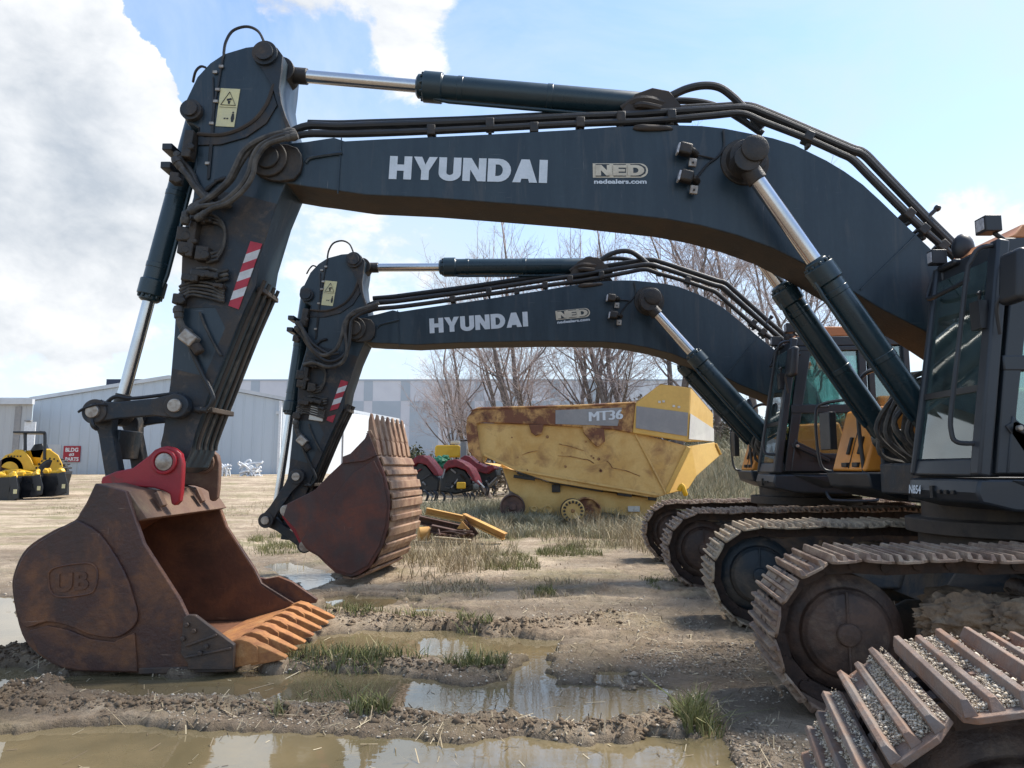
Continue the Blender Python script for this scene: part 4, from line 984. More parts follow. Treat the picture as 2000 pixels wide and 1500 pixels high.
    pane('far_window', [Vector((x, 6.42, z)) for x, z in [(3.7, 2.12), (3.95, 3.28), (5.0, 3.28), (5.0, 2.12)]], (0, .008, 0))
    k = MB(); k.beam(fw(0, .388), fw(1, .388), .04, .05, 0); S(k, 'window_bar', 'plastic', cab)
    # roof
    k = MB(); rf = [(3.87, 3.42), (3.95, 3.45), (4.02, 3.53), (4.2, 3.56), (5.2, 3.54), (5.34, 3.42)]
    k.prism([Vector((x, 5.40, z)) for x, z in rf], [Vector((x, 6.44, z)) for x, z in rf]); S(k, 'roof', 'roofor', cab, .03)
    k = MB(); k.boxb((3.82, 6.0, 3.37), (3.96, 6.40, 3.425)); S(k, 'visor', 'plastic', cab, .02)
    # seat, console and levers
    k = MB(); k.boxb((4.25, 5.70, 1.95), (4.75, 6.15, 2.12)); k.boxb((4.68, 5.72, 2.1), (4.85, 6.13, 2.75)); k.boxb((4.72, 5.8, 2.78), (4.83, 6.05, 2.98)); k.boxb((4.3, 5.55, 1.7), (4.8, 5.68, 2.3)); k.boxb((4.3, 6.17, 1.7), (4.8, 6.32, 2.3)); S(k, 'seat', 'interior', cab, .04)
    k = MB(); k.box((3.90, 6.24, 2.5), (.05, .2, .3)); k.cut(); k.cyl(Vector((4.3, 5.62, 2.3)), Vector((4.22, 5.62, 2.5)), .022, 8); k.cut(); k.cyl(Vector((4.3, 6.24, 2.3)), Vector((4.22, 6.24, 2.5)), .022, 8); k.cut()
    for y in (5.8, 6.0): k.cyl(Vector((3.95, y, 1.7)), Vector((3.85, y, 2.2)), .015, 8); k.cut()
    S(k, 'control_lever', 'interior', cab, .01)
    # front handrail, mirrors, lamps
    k = MB(); k.tube(curve([Vector((3.93, 5.42, 3.36)), Vector((3.70, 5.42, 3.35)), Vector((3.62, 5.45, 3.25)), Vector((3.58, 5.47, 3.1)), Vector((3.42, 5.50, 2.2)), Vector((3.40, 5.50, 1.98)), Vector((3.43, 5.48, 1.90)), Vector((3.55, 5.42, 1.89))], 5), .019, 8)
    k.tube(curve([Vector((3.60, 5.47, 3.12)), Vector((3.68, 5.9, 3.13)), Vector((3.72, 6.35, 3.14)), Vector((3.76, 6.46, 3.2)), Vector((3.84, 6.46, 3.4))], 5), .018, 8); S(k, 'handrail', 'plastic', cab)
    k = MB(); k.box((3.73, 5.14, 3.06), (.10, .24, .36), Matrix.Rotation(.12, 3, 'Y')); mr = S(k, 'mirror', 'plastic', cab, .04, seg=3)
    k = MB(); k.tube(curve([Vector((3.90, 5.36, 3.18)), Vector((3.76, 5.26, 3.20)), Vector((3.74, 5.16, 3.2))], 4), .014, 8); k.tube(curve([Vector((3.70, 5.30, 2.7)), Vector((3.66, 5.25, 2.9)), Vector((3.72, 5.2, 3.0))], 4), .014, 8); S(k, 'mirror_arm', 'plastic', mr)
    k = MB(); k.box((3.66, 5.46, 2.86), (.07, .12, .20)); k.tube(curve([Vector((3.62, 5.4, 3.0)), Vector((3.66, 5.43, 3.02)), Vector((3.66, 5.46, 2.95))], 4), .012, 8); S(k, 'small_mirror', 'plastic', cab, .02)
    c = Vector((4.00, 6.22, 3.56)); k = MB(); k.blob(c, (.09, .13, .13), 2, 3, .0); S(k, 'round_mirror', 'plastic', cab)
    if idx == 1:
        c = Vector((3.52, 6.75, 2.62)); k = MB(); k.blob(c, (.05, .14, .14), 2, 3, .0); k.tube(curve([c, c + Vector((-.02, -.05, -.2)), c + Vector((.15, -.3, -.28))]), .014, 6); S(k, 'round_mirror', 'plastic', cab)
    for c in ((3.83, 5.52, 3.56), (3.82, 6.36, 3.50)):
        k = MB(); k.box(Vector(c), (.13, .14, .13)); k.cyl(Vector(c) + Vector((.04, 0, -.06)), Vector(c) + Vector((.12, -.02 if c[1] < 6 else -.2, -.14)), .02, 8); lo = S(k, 'work_lamp', 'plastic', cab, .03, seg=3)
        k = MB(); k.box(Vector(c) + Vector((-.066, 0, 0)), (.012, .095, .095)); S(k, 'lens', 'lamp', lo, .003)
    if idx == 1: k = MB(); k.cyl(Vector((4.15, 5.39, 3.35)), Vector((4.15, 5.34, 3.35)), .026, 14); S(k, 'side_lamp', 'whitepaint', cab)
    # right-hand storage box with orange cover, rails and mirror
    k = MB(); sec = [(3.72, 1.67), (3.93, 2.36), (4.75, 2.40), (4.95, 1.67)]
    k.prism([Vector((x, 7.55, z)) for x, z in sec], [Vector((x, 8.33, z)) for x, z in sec]); bx = S(k, 'storage_box', 'orange', root, .03)
    k = MB()
    for y in (7.75, 8.0): k.box((3.795, y, 1.95), (.03, .05, .2), Matrix.Rotation(.3, 3, 'Y')); k.box((3.735, y, 1.74), (.05, .12, .05)); k.cut()
    k.beam(Vector((3.725, 7.92, 1.7)), Vector((3.925, 7.92, 2.34)), .012, .012); S(k, 'latch', 'ink', bx, .006)
    k = MB(); k.tube(curve([Vector((3.75, 7.62, 1.66)), Vector((3.72, 7.62, 2.2)), Vector((3.76, 7.64, 2.62)), Vector((3.95, 7.66, 2.75)), Vector((4.2, 7.66, 2.7))], 5), .022, 8)
    k.tube(curve([Vector((3.72, 8.28, 1.66)), Vector((3.60, 8.34, 1.75)), Vector((3.58, 8.36, 2.3)), Vector((3.64, 8.30, 2.45)), Vector((3.72, 7.65, 2.45))], 5), .018, 8); S(k, 'handrail', 'plastic', bx)
    k = MB(); k.box((3.58, 8.05, 2.12), (.08, .26, .42)); k.tube([Vector((3.6, 8.05, 2.4)), Vector((3.62, 8.3, 2.42))], .014, 6); S(k, 'mirror', 'plastic', bx, .05, seg=3)
    k = MB(); k.prism([Vector((5.0, 7.45, 1.66)), Vector((5.0, 7.45, 2.5)), Vector((8.0, 7.45, 2.75)), Vector((8.0, 7.45, 1.66))], [Vector((5.0, 8.35, 1.66)), Vector((5.0, 8.35, 2.45)), Vector((8.0, 8.35, 2.7)), Vector((8.0, 8.35, 1.66))]); k.boxb((5.45, 5.42, 1.64), (8.0, 6.48, 2.75)); k.boxb((5.6, 6.5, 1.64), (8.0, 7.43, 2.85)); S(k, 'engine_house', 'orange', root, .05)
    k = MB(); cw = [(8.02, 5.40), (8.55, 5.55), (8.8, 6.0), (8.85, 6.9), (8.8, 7.8), (8.55, 8.2), (8.02, 8.35)]
    k.prism([Vector((x, y, 1.3)) for x, y in cw], [Vector((x, y, 2.7)) for x, y in cw]); S(k, 'counterweight', 'cabgrey', root, .06)


EX1 = make_excavator(0, [(((1.72, 4.95), 8, .80, 5.0, 'shoe'), dict(inner='idler', phase=.35, seed=3)), (((2.06, 7.68), 8, .80, 5.0, 'shoetan'), dict(inner='idlerblue', phase=.1, seed=4))],
                     'nearer navy excavator, its open rusty bucket with red ears resting in the mud', 8)
EX2 = make_excavator(1, [(((2.13, 10.15), 6, .80, 5.0, 'shoe'), dict(phase=.6, seed=11)), (((2.34, 12.93), 6, .80, 5.0, 'shoe'), dict(inner='idler', phase=.2, seed=12))],
                     'farther navy excavator, its curled maroon bucket standing with teeth pointing up', 6)
# third machine, of which only the front of one track is in the picture
EX3 = empty('hydraulic_excavator', (3.2, .8, 0)); tag(EX3, 'excavator cut off at the right, only its rusty gravel strewn track showing', 'excavator', 'excavators parked side by side')
E_C0, E_U, E_W, E_L = make_track(EX3, (.85, 2.06), 16, .82, 4.2, 'shoerust', phase=.95, seed=5)
# ------------------------------------------------------------------ ground, water, gravel, grass
rng = np.random.default_rng(7)
_perm = rng.permutation(4096)
def vnoise(x, y, seed=0):
    xi = np.floor(x).astype(int); yi = np.floor(y).astype(int); xf = x - xi; yf = y - yi
    h = lambda a, b: (_perm[(_perm[(a + seed * 131) & 4095] + b) & 4095] / 2047.5 - 1.0)
    sx = xf * xf * xf * (xf * (xf * 6 - 15) + 10); sy = yf * yf * yf * (yf * (yf * 6 - 15) + 10)
    a = h(xi, yi) * (1 - sx) + h(xi + 1, yi) * sx; b = h(xi, yi + 1) * (1 - sx) + h(xi + 1, yi + 1) * sx
    return a * (1 - sy) + b * sy
def fbm(x, y, o=4, seed=0, g=.5):
    r = 0; a = 1; s = 0
    for k in range(o): r = r + a * vnoise(x * 2 ** k + k * 17.3, y * 2 ** k - k * 9.1, seed + k); s += a; a *= g
    return r / s
def sdf(px, py, poly):
    """signed distance to a polygon, negative inside"""
    d = np.full(px.shape, 1e9); ins = np.zeros(px.shape, bool); n = len(poly)
    for i in range(n):
        ax, ay = poly[i]; bx, by = poly[(i + 1) % n]; ex, ey = bx - ax, by - ay
        t = np.clip(((px - ax) * ex + (py - ay) * ey) / (ex * ex + ey * ey + 1e-12), 0, 1)
        d = np.minimum(d, np.hypot(px - ax - ex * t, py - ay - ey * t))
        c = ((ay > py) != (by > py)) & (px < (bx - ax) * (py - ay) / (by - ay + 1e-12) + ax); ins ^= c
    return np.where(ins, -d, d)
def ldist(px, py, line):
    d = np.full(px.shape, 1e9)
    for i in range(len(line) - 1):
        ax, ay = line[i]; bx, by = line[i + 1]; ex, ey = bx - ax, by - ay
        t = np.clip(((px - ax) * ex + (py - ay) * ey) / (ex * ex + ey * ey + 1e-12), 0, 1)
        d = np.minimum(d, np.hypot(px - ax - ex * t, py - ay - ey * t))
    return d
gp = lambda pts: [tuple(G(u, v)[:2]) for u, v in pts]
PUD = [gp(q) for q in (
    [(-60,1450),(30,1448),(110,1436),(220,1424),(420,1427),(560,1440),(650,1447),(840,1450),(1050,1455),(1240,1462),(1330,1446),(1395,1445),(1410,1480),(1440,1560),(1380,1700),(-300,1700)],
    [(72,1342),(120,1324),(200,1314),(330,1326),(420,1320),(500,1314),(600,1318),(700,1322),(800,1331),(900,1336),(985,1338),(1008,1314),(1028,1296),(1090,1290),(1092,1318),(1075,1342),(1180,1345),(1290,1356),(1305,1378),(1255,1398),(1200,1422),(1110,1415),(1000,1408),(900,1399),(790,1386),(700,1380),(600,1374),(500,1372),(400,1368),(280,1364),(180,1360),(100,1356)],
    [(540,1278),(600,1250),(700,1236),(800,1234),(900,1240),(1000,1246),(1085,1252),(1087,1288),(1030,1296),(1000,1290),(900,1288),(800,1292),(720,1290),(640,1288),(560,1290),(500,1294),(480,1290)],
    [(-120,1160),(0,1164),(34,1172),(60,1225),(84,1278),(40,1284),(-120,1284)],
    [(-120,1312),(30,1310),(97,1318),(70,1342),(20,1354),(-120,1354)],
    [(520,1107),(560,1099),(640,1118),(672,1130),(640,1140),(618,1152),(590,1158),(560,1135)],
    [(625,1172),(680,1164),(770,1170),(800,1180),(690,1196),(650,1190)],
    [(1180,1320),(1232,1322),(1226,1340),(1185,1340)],
    [(1290,1376),(1345,1384),(1385,1420),(1395,1450),(1350,1442),(1320,1410)],
    [(800,1186),(860,1190),(905,1197),(860,1203),(800,1200)])]
RID = [(gp(q), a, w) for q, a, w in (
    ([(-60,1394),(40,1384),(160,1394),(300,1396),(560,1404),(700,1406),(850,1418),(1000,1430),(1250,1442)], .045, .11),
    ([(540,1306),(640,1304),(760,1312),(880,1318),(985,1322)], .05, .12),
    ([(640,1214),(740,1222),(860,1232),(960,1238),(1100,1232),(1190,1214)], .085, .20),
    ([(-40,1296),(60,1296),(150,1312),(300,1318)], .04, .16), ([(0,1380),(40,1360),(80,1368)], .09, .12), ([(-100,1300),(10,1300),(60,1292)], .06, .14),
    ([(1310,1400),(1290,1440),(1260,1452)], .05, .10), ([(720,1122),(800,1110),(880,1105),(1000,1100)], .08, .5),
    ([(1180,1160),(1300,1150),(1420,1180)], .05, .35))]
RUT = [gp(q) for q in ([(690,1196),(900,1176),(1150,1164),(1440,1180)], [(690,1150),(900,1134),(1150,1126),(1380,1134)], [(1000,1262),(1150,1262),(1300,1254),(1460,1262)], [(-200,1045),(100,1030),(480,1034)], [(-200,1010),(100,1002),(480,1004)])]
def ground_z(x, y):
    x = np.asarray(x, float); y = np.asarray(y, float)
    wx = x + .22 * fbm(x * 2.6, y * 2.6, 5, 3, .62); wy = y + .20 * fbm(x * 2.6 + 40, y * 2.6, 5, 5, .62)
    z = .055 + .035 * fbm(x * .45, y * .6, 3, 11) + .022 * fbm(x * 2.2, y * 3.0, 4, 13) + .010 * fbm(x * 9, y * 9, 3, 15)
    rough = np.clip(.5 + fbm(x * .8, y * .8, 2, 19) * 1.5, .15, 1)
    z = z + rough * .045 * np.abs(fbm(x * 5.5, y * 7.5, 5, 23, .62)) - .012
    z = z + .022 * np.clip(fbm(x * .35, y * 2.1, 3, 25), -1, .4) * np.clip((15 - y) / 4, 0, 1)
    for ln, a, w in RID:
        d = ldist(wx, wy, ln); b = np.exp(-(d / w) ** 2)
        z = z + a * b * (.7 + .8 * np.abs(fbm(x * 7, y * 7, 4, 27, .62))) + .03 * b * fbm(x * 15, y * 15, 3, 29)
    for k_, ln in enumerate(RUT):
        d = ldist(wx * .3 + x * .7, wy * .3 + y * .7, ln); e = np.exp(-(d / .20) ** 4); z = z - e * (.030 + .014 * np.sign(np.sin(x * 31 + y * 4 * (1 if k_ % 2 else -1)))) * np.clip(.6 + fbm(x * .7, y * .7, 2, 45), 0, 1) + .028 * np.exp(-((d - .30) / .09) ** 2)
    z = np.maximum(z, .030 + .006 * fbm(x * 6, y * 6, 2, 37))
    for i, pg in enumerate(PUD):
        d = sdf(wx, wy, pg); sc = .10 if i != 5 else .3
        t = np.clip((sc * .5 - d) / sc, 0, 1); t = t * t * (3 - 2 * t)
        z = z * (1 - t) + (-.045 + .018 * fbm(x * 2.5, y * 2.5, 3, 33)) * t
    far = np.clip((y - 32) / 36, 0, 1); z = z + 1.08 * far * far * (3 - 2 * far)
    # weedy bank behind the machines on the right
    b = np.clip((y - 22) / 9, 0, 1) * np.clip((x - 4.5) / 5, 0, 1) * (1 - np.clip((y - 44) / 12, 0, 1)); z = z + 2.3 * b * b * (3 - 2 * b) * (1 + .15 * fbm(x * .3, y * .3, 3, 41))
    return z
def gz(x, y): return float(ground_z(np.array([x]), np.array([y]))[0])

def build_ground():
    ys = [1.2]
    while ys[-1] < 600: ys.append(ys[-1] + max(.012, .0036 * ys[-1] ** 1.18))
    ys = np.array(ys)
    xs = [0.0]
    while xs[-1] < 500: xs.append(xs[-1] + (.024 if xs[-1] < 4.4 else .024 * (xs[-1] / 4.4) ** 1.9))
    xs = np.array(xs); xs = np.concatenate([-xs[:0:-1], xs])
    ys = np.concatenate([[-40, -15, -6, -2, 0, .6], ys])
    X, Y = np.meshgrid(xs, ys); Z = ground_z(X.ravel(), Y.ravel()).reshape(X.shape)
    co = np.stack([X, Y, Z], -1).reshape(-1, 3); ny, nx = X.shape
    i = np.arange(ny * nx).reshape(ny, nx); f = np.stack([i[:-1, :-1], i[:-1, 1:], i[1:, 1:], i[1:, :-1]], -1).reshape(-1, 4)
    me = bpy.data.meshes.new('ground'); me.vertices.add(len(co)); me.vertices.foreach_set('co', co.ravel())
    me.loops.add(f.size); me.loops.foreach_set('vertex_index', f.ravel()); me.polygons.add(len(f)); me.polygons.foreach_set('loop_start', np.arange(0, f.size, 4)); me.polygons.foreach_set('use_smooth', np.ones(len(f), bool))
    me.update(calc_edges=True); o = bpy.data.objects.new('ground', me); COL.objects.link(o); o['kind'] = 'structure'
    m, t, b = new_mat('muddy_ground'); pos = t.new('ShaderNodeNewGeometry').outputs['Position']
    sep = t.new('ShaderNodeSeparateXYZ'); t.put(sep.inputs[0], pos); x, y, z = sep.outputs
    st = t.vmath('MULTIPLY', pos, (.5, .8, 1)); big = t.noise(st, .55, 6, .6, .4); mid = t.noise(pos, 3.2, 7, .65, .3); fine = t.noise(pos, 34, 5, .7); grit = t.noise(pos, 130, 3, .7)
    sand = t.mix(mid, (.60, .49, .365), (.46, .36, .255)); mud = t.mix(mid, (.31, .235, .16), (.18, .13, .087))
    f_ = t.rng(t.math('ADD', t.math('MULTIPLY', big, .8), t.math('MULTIPLY', mid, .35)), .44, .66)
    neary = t.rng(y, 5.5, 12.5, .26, -.10)                       # worked, wetter mud near the ruts, dry sandy ground beyond
    right = t.math('MULTIPLY', t.rng(x, .8, 2.6, 0, .14), t.rng(y, 10, 13, 1, 0))
    f_ = t.math('ADD', f_, t.math('ADD', neary, right), clamp=True)
    c = t.mix(f_, sand, mud)
    blot = t.noise(pos, 9, 8, .72, .5); c = t.mix(t.rng(blot, .52, .70, 0, .5), c, (.13, .098, .066)); c = t.mix(t.rng(blot, .32, .46, .35, 0), c, (.50, .41, .30)); c = t.mix(t.rng(fine, .52, .74, 0, .6), c, (.085, .062, .043)); c = t.mix(t.rng(grit, .60, .74, 0, .6), c, (.46, .39, .31)); 
    gr = t.noise(st, .9, 8, .7, .8); gmask = t.math('MULTIPLY', t.rng(gr, .50, .62), t.rng(y, 9, 14, .25, .75)); c = t.mix(gmask, c, t.mix(fine, (.15, .155, .065), (.27, .23, .12)))
    bank = t.math('MULTIPLY', t.rng(x, 3.5, 6, 0, 1), t.rng(y, 20, 24)); c = t.mix(t.math('MULTIPLY', bank, .9), c, t.mix(mid, (.16, .145, .075), (.25, .205, .13)))
    wet = t.math('MULTIPLY', t.rng(t.math('ADD', z, t.math('MULTIPLY', t.math('SUBTRACT', mid, .5), .05)), .018, .060, 1, 0), t.rng(y, 13, 16, 1, 0))
    c = t.mix(t.math('MULTIPLY', wet, .62), c, (.088, .066, .042))
    under = t.rng(z, .004, .014, 1, 0); c = t.mix(under, c, (.26, .20, .11))
    t.put(b.inputs['Base Color'], c); t.put(b.inputs['Roughness'], t.rng(wet, 0, 1, .95, .45)); b.inputs['Specular IOR Level'].default_value = .3
    bn = t.new('ShaderNodeBump'); bn.inputs['Strength'].default_value = 1.0; bn.inputs['Distance'].default_value = .04
    t.put(bn.inputs['Height'], t.math('ADD', t.math('MULTIPLY', blot, .8), t.math('ADD', t.math('MULTIPLY', fine, .8), t.math('MULTIPLY', grit, .3)))); t.l.new(bn.outputs[0], b.inputs['Normal'])
    me.materials.append(m)
    # standing water
    m, t, b = new_mat('puddle_water'); pos = t.new('ShaderNodeNewGeometry').outputs['Position']
    n = t.noise(pos, .9, 6, .62, .5); t.put(b.inputs['Base Color'], t.mix(t.rng(n, .34, .66), (.20, .155, .085), (.105, .088, .05)))
    b.inputs['Roughness'].default_value = .015; b.inputs['IOR'].default_value = 2.0
    bn = t.new('ShaderNodeBump'); bn.inputs['Strength'].default_value = .06; bn.inputs['Distance'].default_value = .01; t.put(bn.inputs['Height'], t.noise(t.vmath('MULTIPLY', pos, (1, 2.5, 1)), 5, 3, .5)); t.l.new(bn.outputs[0], b.inputs['Normal'])
    k = MB(); k.add([(-8, 1.3, .012), (3, 1.3, .012), (3, 13.5, .012), (-8, 13.5, .012)], [(0, 1, 2, 3)]); o = k.build('water', m, None, smooth=None, recalc=False); o['kind'] = 'structure'
build_ground()

def fast_mesh(name, co, faces, mat, k):
    """co (n,3), faces (m,k) -> one object"""
    me = bpy.data.meshes.new(name); me.vertices.add(len(co)); me.vertices.foreach_set('co', np.asarray(co, np.float32).ravel())
    f = np.asarray(faces); me.loops.add(f.size); me.loops.foreach_set('vertex_index', f.ravel()); me.polygons.add(len(f)); me.polygons.foreach_set('loop_start', np.arange(0, f.size, k)); me.update(calc_edges=True); me.materials.append(M[mat] if isinstance(mat, str) else mat)
    o = bpy.data.objects.new(name, me); COL.objects.link(o); return o

def island_mat(name, cols, rough=.8, trans=.0):
    m, t, b = new_mat(name); g = t.new('ShaderNodeNewGeometry'); r = g.outputs['Random Per Island']; cr = t.new('ShaderNodeValToRGB'); el = cr.color_ramp.elements
    for i, c in enumerate(cols):
        e = el[i] if i < 2 else el.new(i / (len(cols) - 1))
        e.position = i / (len(cols) - 1); e.color = (*c, 1)
    t.put(cr.inputs[0], r); t.l.new(cr.outputs[0], b.inputs['Base Color']); b.inputs['Roughness'].default_value = rough; b.inputs['Specular IOR Level'].default_value = .2
    return m

def stones(name, x, y, z, size, mat):
    n = len(x); base = np.array([(1,0,0),(-1,0,0),(0,1,0),(0,-1,0),(0,0,1),(0,0,-1)], float); fc = np.array([(0,2,4),(2,1,4),(1,3,4),(3,0,4),(2,0,5),(1,2,5),(3,1,5),(0,3,5)])
    s = size[:, None, None] * rng.uniform(.55, 1.15, (n, 6, 1)) * base[None] * np.stack([np.ones(n), rng.uniform(.6, 1.2, n), rng.uniform(.45, .8, n)], -1)[:, None, :]
    a = rng.uniform(0, 6.28, n); ca, sa = np.cos(a)[:, None], np.sin(a)[:, None]
    vx = s[..., 0] * ca - s[..., 1] * sa + x[:, None]; vy = s[..., 0] * sa + s[..., 1] * ca + y[:, None]; vz = s[..., 2] + z[:, None]
    co = np.stack([vx, vy, vz], -1).reshape(-1, 3); f = (fc[None] + (np.arange(n) * 6)[:, None, None]).reshape(-1, 3)
    return fast_mesh(name, co, f, mat, 3)

def inpoly(pts, n, dens=None, thr=-.2, seed=71, z0=None):
    pg = gp(pts) if z0 is None else [tuple(G(u, v, z0)[:2]) for u, v in pts]; a = np.array(pg); lo, hi = a.min(0), a.max(0)
    x = rng.uniform(lo[0], hi[0], n * 4); y = rng.uniform(lo[1], hi[1], n * 4); k = sdf(x, y, pg) < rng.exponential(.12, len(x)) * .8; x, y = x[k][:n], y[k][:n]
    k = fbm(x * 1.3, y * 1.3, 3, seed) > thr; return x[k], y[k]
GRAVM = island_mat('gravel_stone', [(.30, .25, .19), (.48, .42, .34), (.20, .155, .115), (.58, .52, .43), (.36, .29, .215)], .9)
CLODM = island_mat('mud_clod', [(.12, .088, .060), (.19, .14, .095), (.085, .062, .043), (.235, .175, .12)], .95)
n = 34000; y = 2.3 * (8.5 / 2.3) ** rng.random(n) + rng.random(n) ** 3 * 6; x = (rng.random(n) * 1.7 - .95) * y * .82
z = ground_z(x, y); k = (z > .018) & (fbm(x * 1.2, y * 1.2, 3, 51) > -.15); x, y, z = x[k], y[k], z[k]
o = stones('gravel', x, y, z + .001, rng.gamma(2.0, .0033, len(x)) + .0025, GRAVM); tag(o, 'small pale pebbles scattered over the muddy ground', 'gravel', None, 'stuff')
xs, ys, ss = [], [], []
for ln, a, w in RID[:7]:
    for i in range(len(ln) - 1):
        L = math.dist(ln[i], ln[i + 1]); m_ = int(L * 520 * min(1, a / .06)); t_ = rng.random(m_)
        xs.append(ln[i][0] + (ln[i + 1][0] - ln[i][0]) * t_ + rng.normal(0, w * .6, m_)); ys.append(ln[i][1] + (ln[i + 1][1] - ln[i][1]) * t_ + rng.normal(0, w * .6, m_)); ss.append(rng.gamma(1.5, .0075, m_) + .004)
x = np.concatenate(xs); y = np.concatenate(ys); s = np.minimum(np.concatenate(ss), .06); z = ground_z(x, y); k = z > .015
o = stones('mud_clods', x[k], y[k], z[k], s[k], CLODM); tag(o, 'dark clods of churned mud along the rut ridges', 'mud', None, 'stuff')
x, y = inpoly([(1120,1290),(1480,1270),(1560,1440),(1430,1500),(1380,1440),(1200,1330)], 5200, thr=.02, seed=33); z = ground_z(x, y); k = z > .018
o = stones('gravel', x[k], y[k], z[k] + .001, rng.gamma(1.3, .0050, k.sum()) + .0025, island_mat('coarse_gravel', [(.20, .155, .115), (.34, .275, .205), (.14, .105, .075), (.42, .355, .275)], .9)); tag(o, 'coarser gravel beside the front of the nearest tracks', 'gravel', None, 'stuff')
# gravel lying in the grooves of the nearest track
pts_ = []
for m_ in SHOES[5]:
    if m_[2, 3] < .55 or m_[0, 3] > 3.0: continue
    for x0, x1, nn_ in ((-.048, -.006, 3200), (.026, .068, 3200), (-.10, -.078, 500)):
        a_ = np.stack([rng.uniform(x0, x1, nn_), rng.uniform(-.39, .37, nn_), .048 + rng.random(nn_) ** 1.6 * .020 * np.clip(.6 + fbm(rng.random(nn_), rng.random(nn_), 1, 3), .2, 1)], -1)
        kk_ = fbm(a_[:, 1] * 5 + m_[0, 3] * 9, a_[:, 0] * 8 + m_[2, 3] * 5, 3, 61) > (-.55 if m_[2, 3] > .9 else -.3); a_ = a_[kk_]
        pts_.append(a_ @ m_[:3, :3].T + m_[:3, 3])
p_ = np.concatenate(pts_)
o = stones('track_gravel', p_[:, 0], p_[:, 1], p_[:, 2], rng.gamma(1.1, .0021, len(p_)) + .0018, island_mat('track_gravel_stone', [(.50, .42, .32), (.62, .54, .43), (.36, .29, .21), (.70, .63, .52), (.27, .215, .16)], .9)); tag(o, 'pale grit packed between the ribs of the rusty foreground track', 'gravel', None, 'stuff')

def blades(name, x, y, h, mat, width=.006, lean=.45, zoff=0.0):
    n = len(x); z = ground_z(x, y) - .01 + zoff; a = rng.uniform(0, 6.28, n); ln = rng.gamma(2, lean / 2, n) * h; w = width * rng.uniform(.6, 1.3, n)
    dx, dy = np.cos(a), np.sin(a); p = rng.uniform(0, 6.28, n); wx, wy = np.cos(p) * w, np.sin(p) * w
    def row(t, k): return np.stack([x + dx * ln * t * t + wx * k, y + dy * ln * t * t + wy * k, z + h * t * (1 - .12 * t)], -1)
    co = np.stack([row(0, -1), row(0, 1), row(.55, .8), row(.55, -.8), row(1, .25), row(1, -.25)], 1).reshape(-1, 3)
    i = (np.arange(n) * 6)[:, None]; f = np.concatenate([i + np.array([[0, 1, 2, 3]]), i + np.array([[3, 2, 4, 5]])], 0)
    return fast_mesh(name, co, f, mat, 4)
DRY = island_mat('dry_grass', [(.42, .345, .22), (.30, .24, .15), (.52, .44, .30), (.24, .195, .125), (.34, .30, .185)])
GREEN = island_mat('green_grass', [(.12, .14, .045), (.18, .185, .07), (.26, .24, .12), (.08, .105, .035), (.36, .31, .18)])
OLIVE = island_mat('weed_grass', [(.24, .235, .15), (.33, .295, .20), (.17, .175, .10), (.42, .37, .27), (.28, .275, .185)])
def many(lst):
    X, Y, H = [], [], []
    for pts, n, h0, h1, thr in lst:
        x, y = inpoly(pts, n, thr=thr, seed=71 + len(X)); X.append(x); Y.append(y); H.append(rng.uniform(h0, h1, len(x)))
    return np.concatenate(X), np.concatenate(Y), np.concatenate(H)
x, y, h = many([([(700,1128),(760,1080),(880,1062),(1010,1085),(1000,1120),(860,1140)], 4200, .06, .34, .05), ([(800,1050),(1000,1040),(1250,1035),(1260,1075),(1000,1075),(820,1085)], 5000, .06, .28, .05),
                ([(1060,1020),(1250,1010),(1290,1050),(1270,1090),(1150,1050)], 4000, .25, .65, -.4), ([(800,1150),(1100,1140),(1200,1160),(1000,1180),(820,1180)], 2200, .03, .12, .05), ([(480,1000),(520,960),(560,1050),(620,1120),(520,1080)], 2500, .08, .25, 0),
                ([(100,960),(450,950),(480,1010),(100,1040)], 5000, .04, .16, .1), ([(820,1015),(900,985),(1000,985),(1000,1045),(900,1070),(830,1060)], 4500, .2, .55, -.2)])
o = blades('dry_grass', x, y, h, DRY); tag(o, 'dry straw coloured grass around the curled bucket and the old truck body', 'grass', None, 'stuff')
x, y, h = many([([(560,1300),(640,1296),(780,1302),(900,1306),(990,1308),(985,1326),(880,1324),(760,1318),(600,1310)], 1900, .04, .17, -.1), ([(640,1210),(760,1215),(960,1230),(960,1244),(760,1230)], 1500, .04, .14, .0),
                ([(560,1385),(700,1392),(760,1412),(620,1416),(540,1410)], 1500, .05, .15, -.2), ([(1335,1400),(1372,1395),(1378,1440),(1340,1445)], 520, .10, .26, -1), ([(940,1100),(1050,1095),(1050,1120),(950,1125)], 1500, .05, .14, -.2),
                ([(1045,1158),(1080,1158),(1080,1170),(1045,1170)], 220, .05, .12, -1), ([(1265,1140),(1370,1135),(1400,1165),(1280,1165)], 1200, .03, .09, 0), ([(490,1060),(560,1050),(590,1085),(520,1090)], 2200, .06, .2, -.2), ([(60,985),(470,990),(490,1015),(60,1010)], 3500, .03, .1, .05),
                ([(1050,1080),(1140,1070),(1180,1090),(1050,1095)], 1500, .05, .16, -.2), ([(600,1340),(690,1340),(690,1380),(600,1372)], 160, .05, .15, -1), ([(880,1010),(1010,1050),(1240,1060),(1240,1072),(1000,1075)], 2500, .06, .2, 0)])
o = blades('green_grass', x, y, h, GREEN, .005); tag(o, 'short green grass growing on the ridges between puddles', 'grass', None, 'stuff')
def band(n, x0, x1, y0, y1, h0, h1, thr, seed):
    x = rng.uniform(x0, x1, n); y = rng.uniform(y0, y1, n); k = fbm(x * .8, y * .8, 3, seed) > thr; return x[k], y[k], rng.uniform(h0, h1, k.sum())
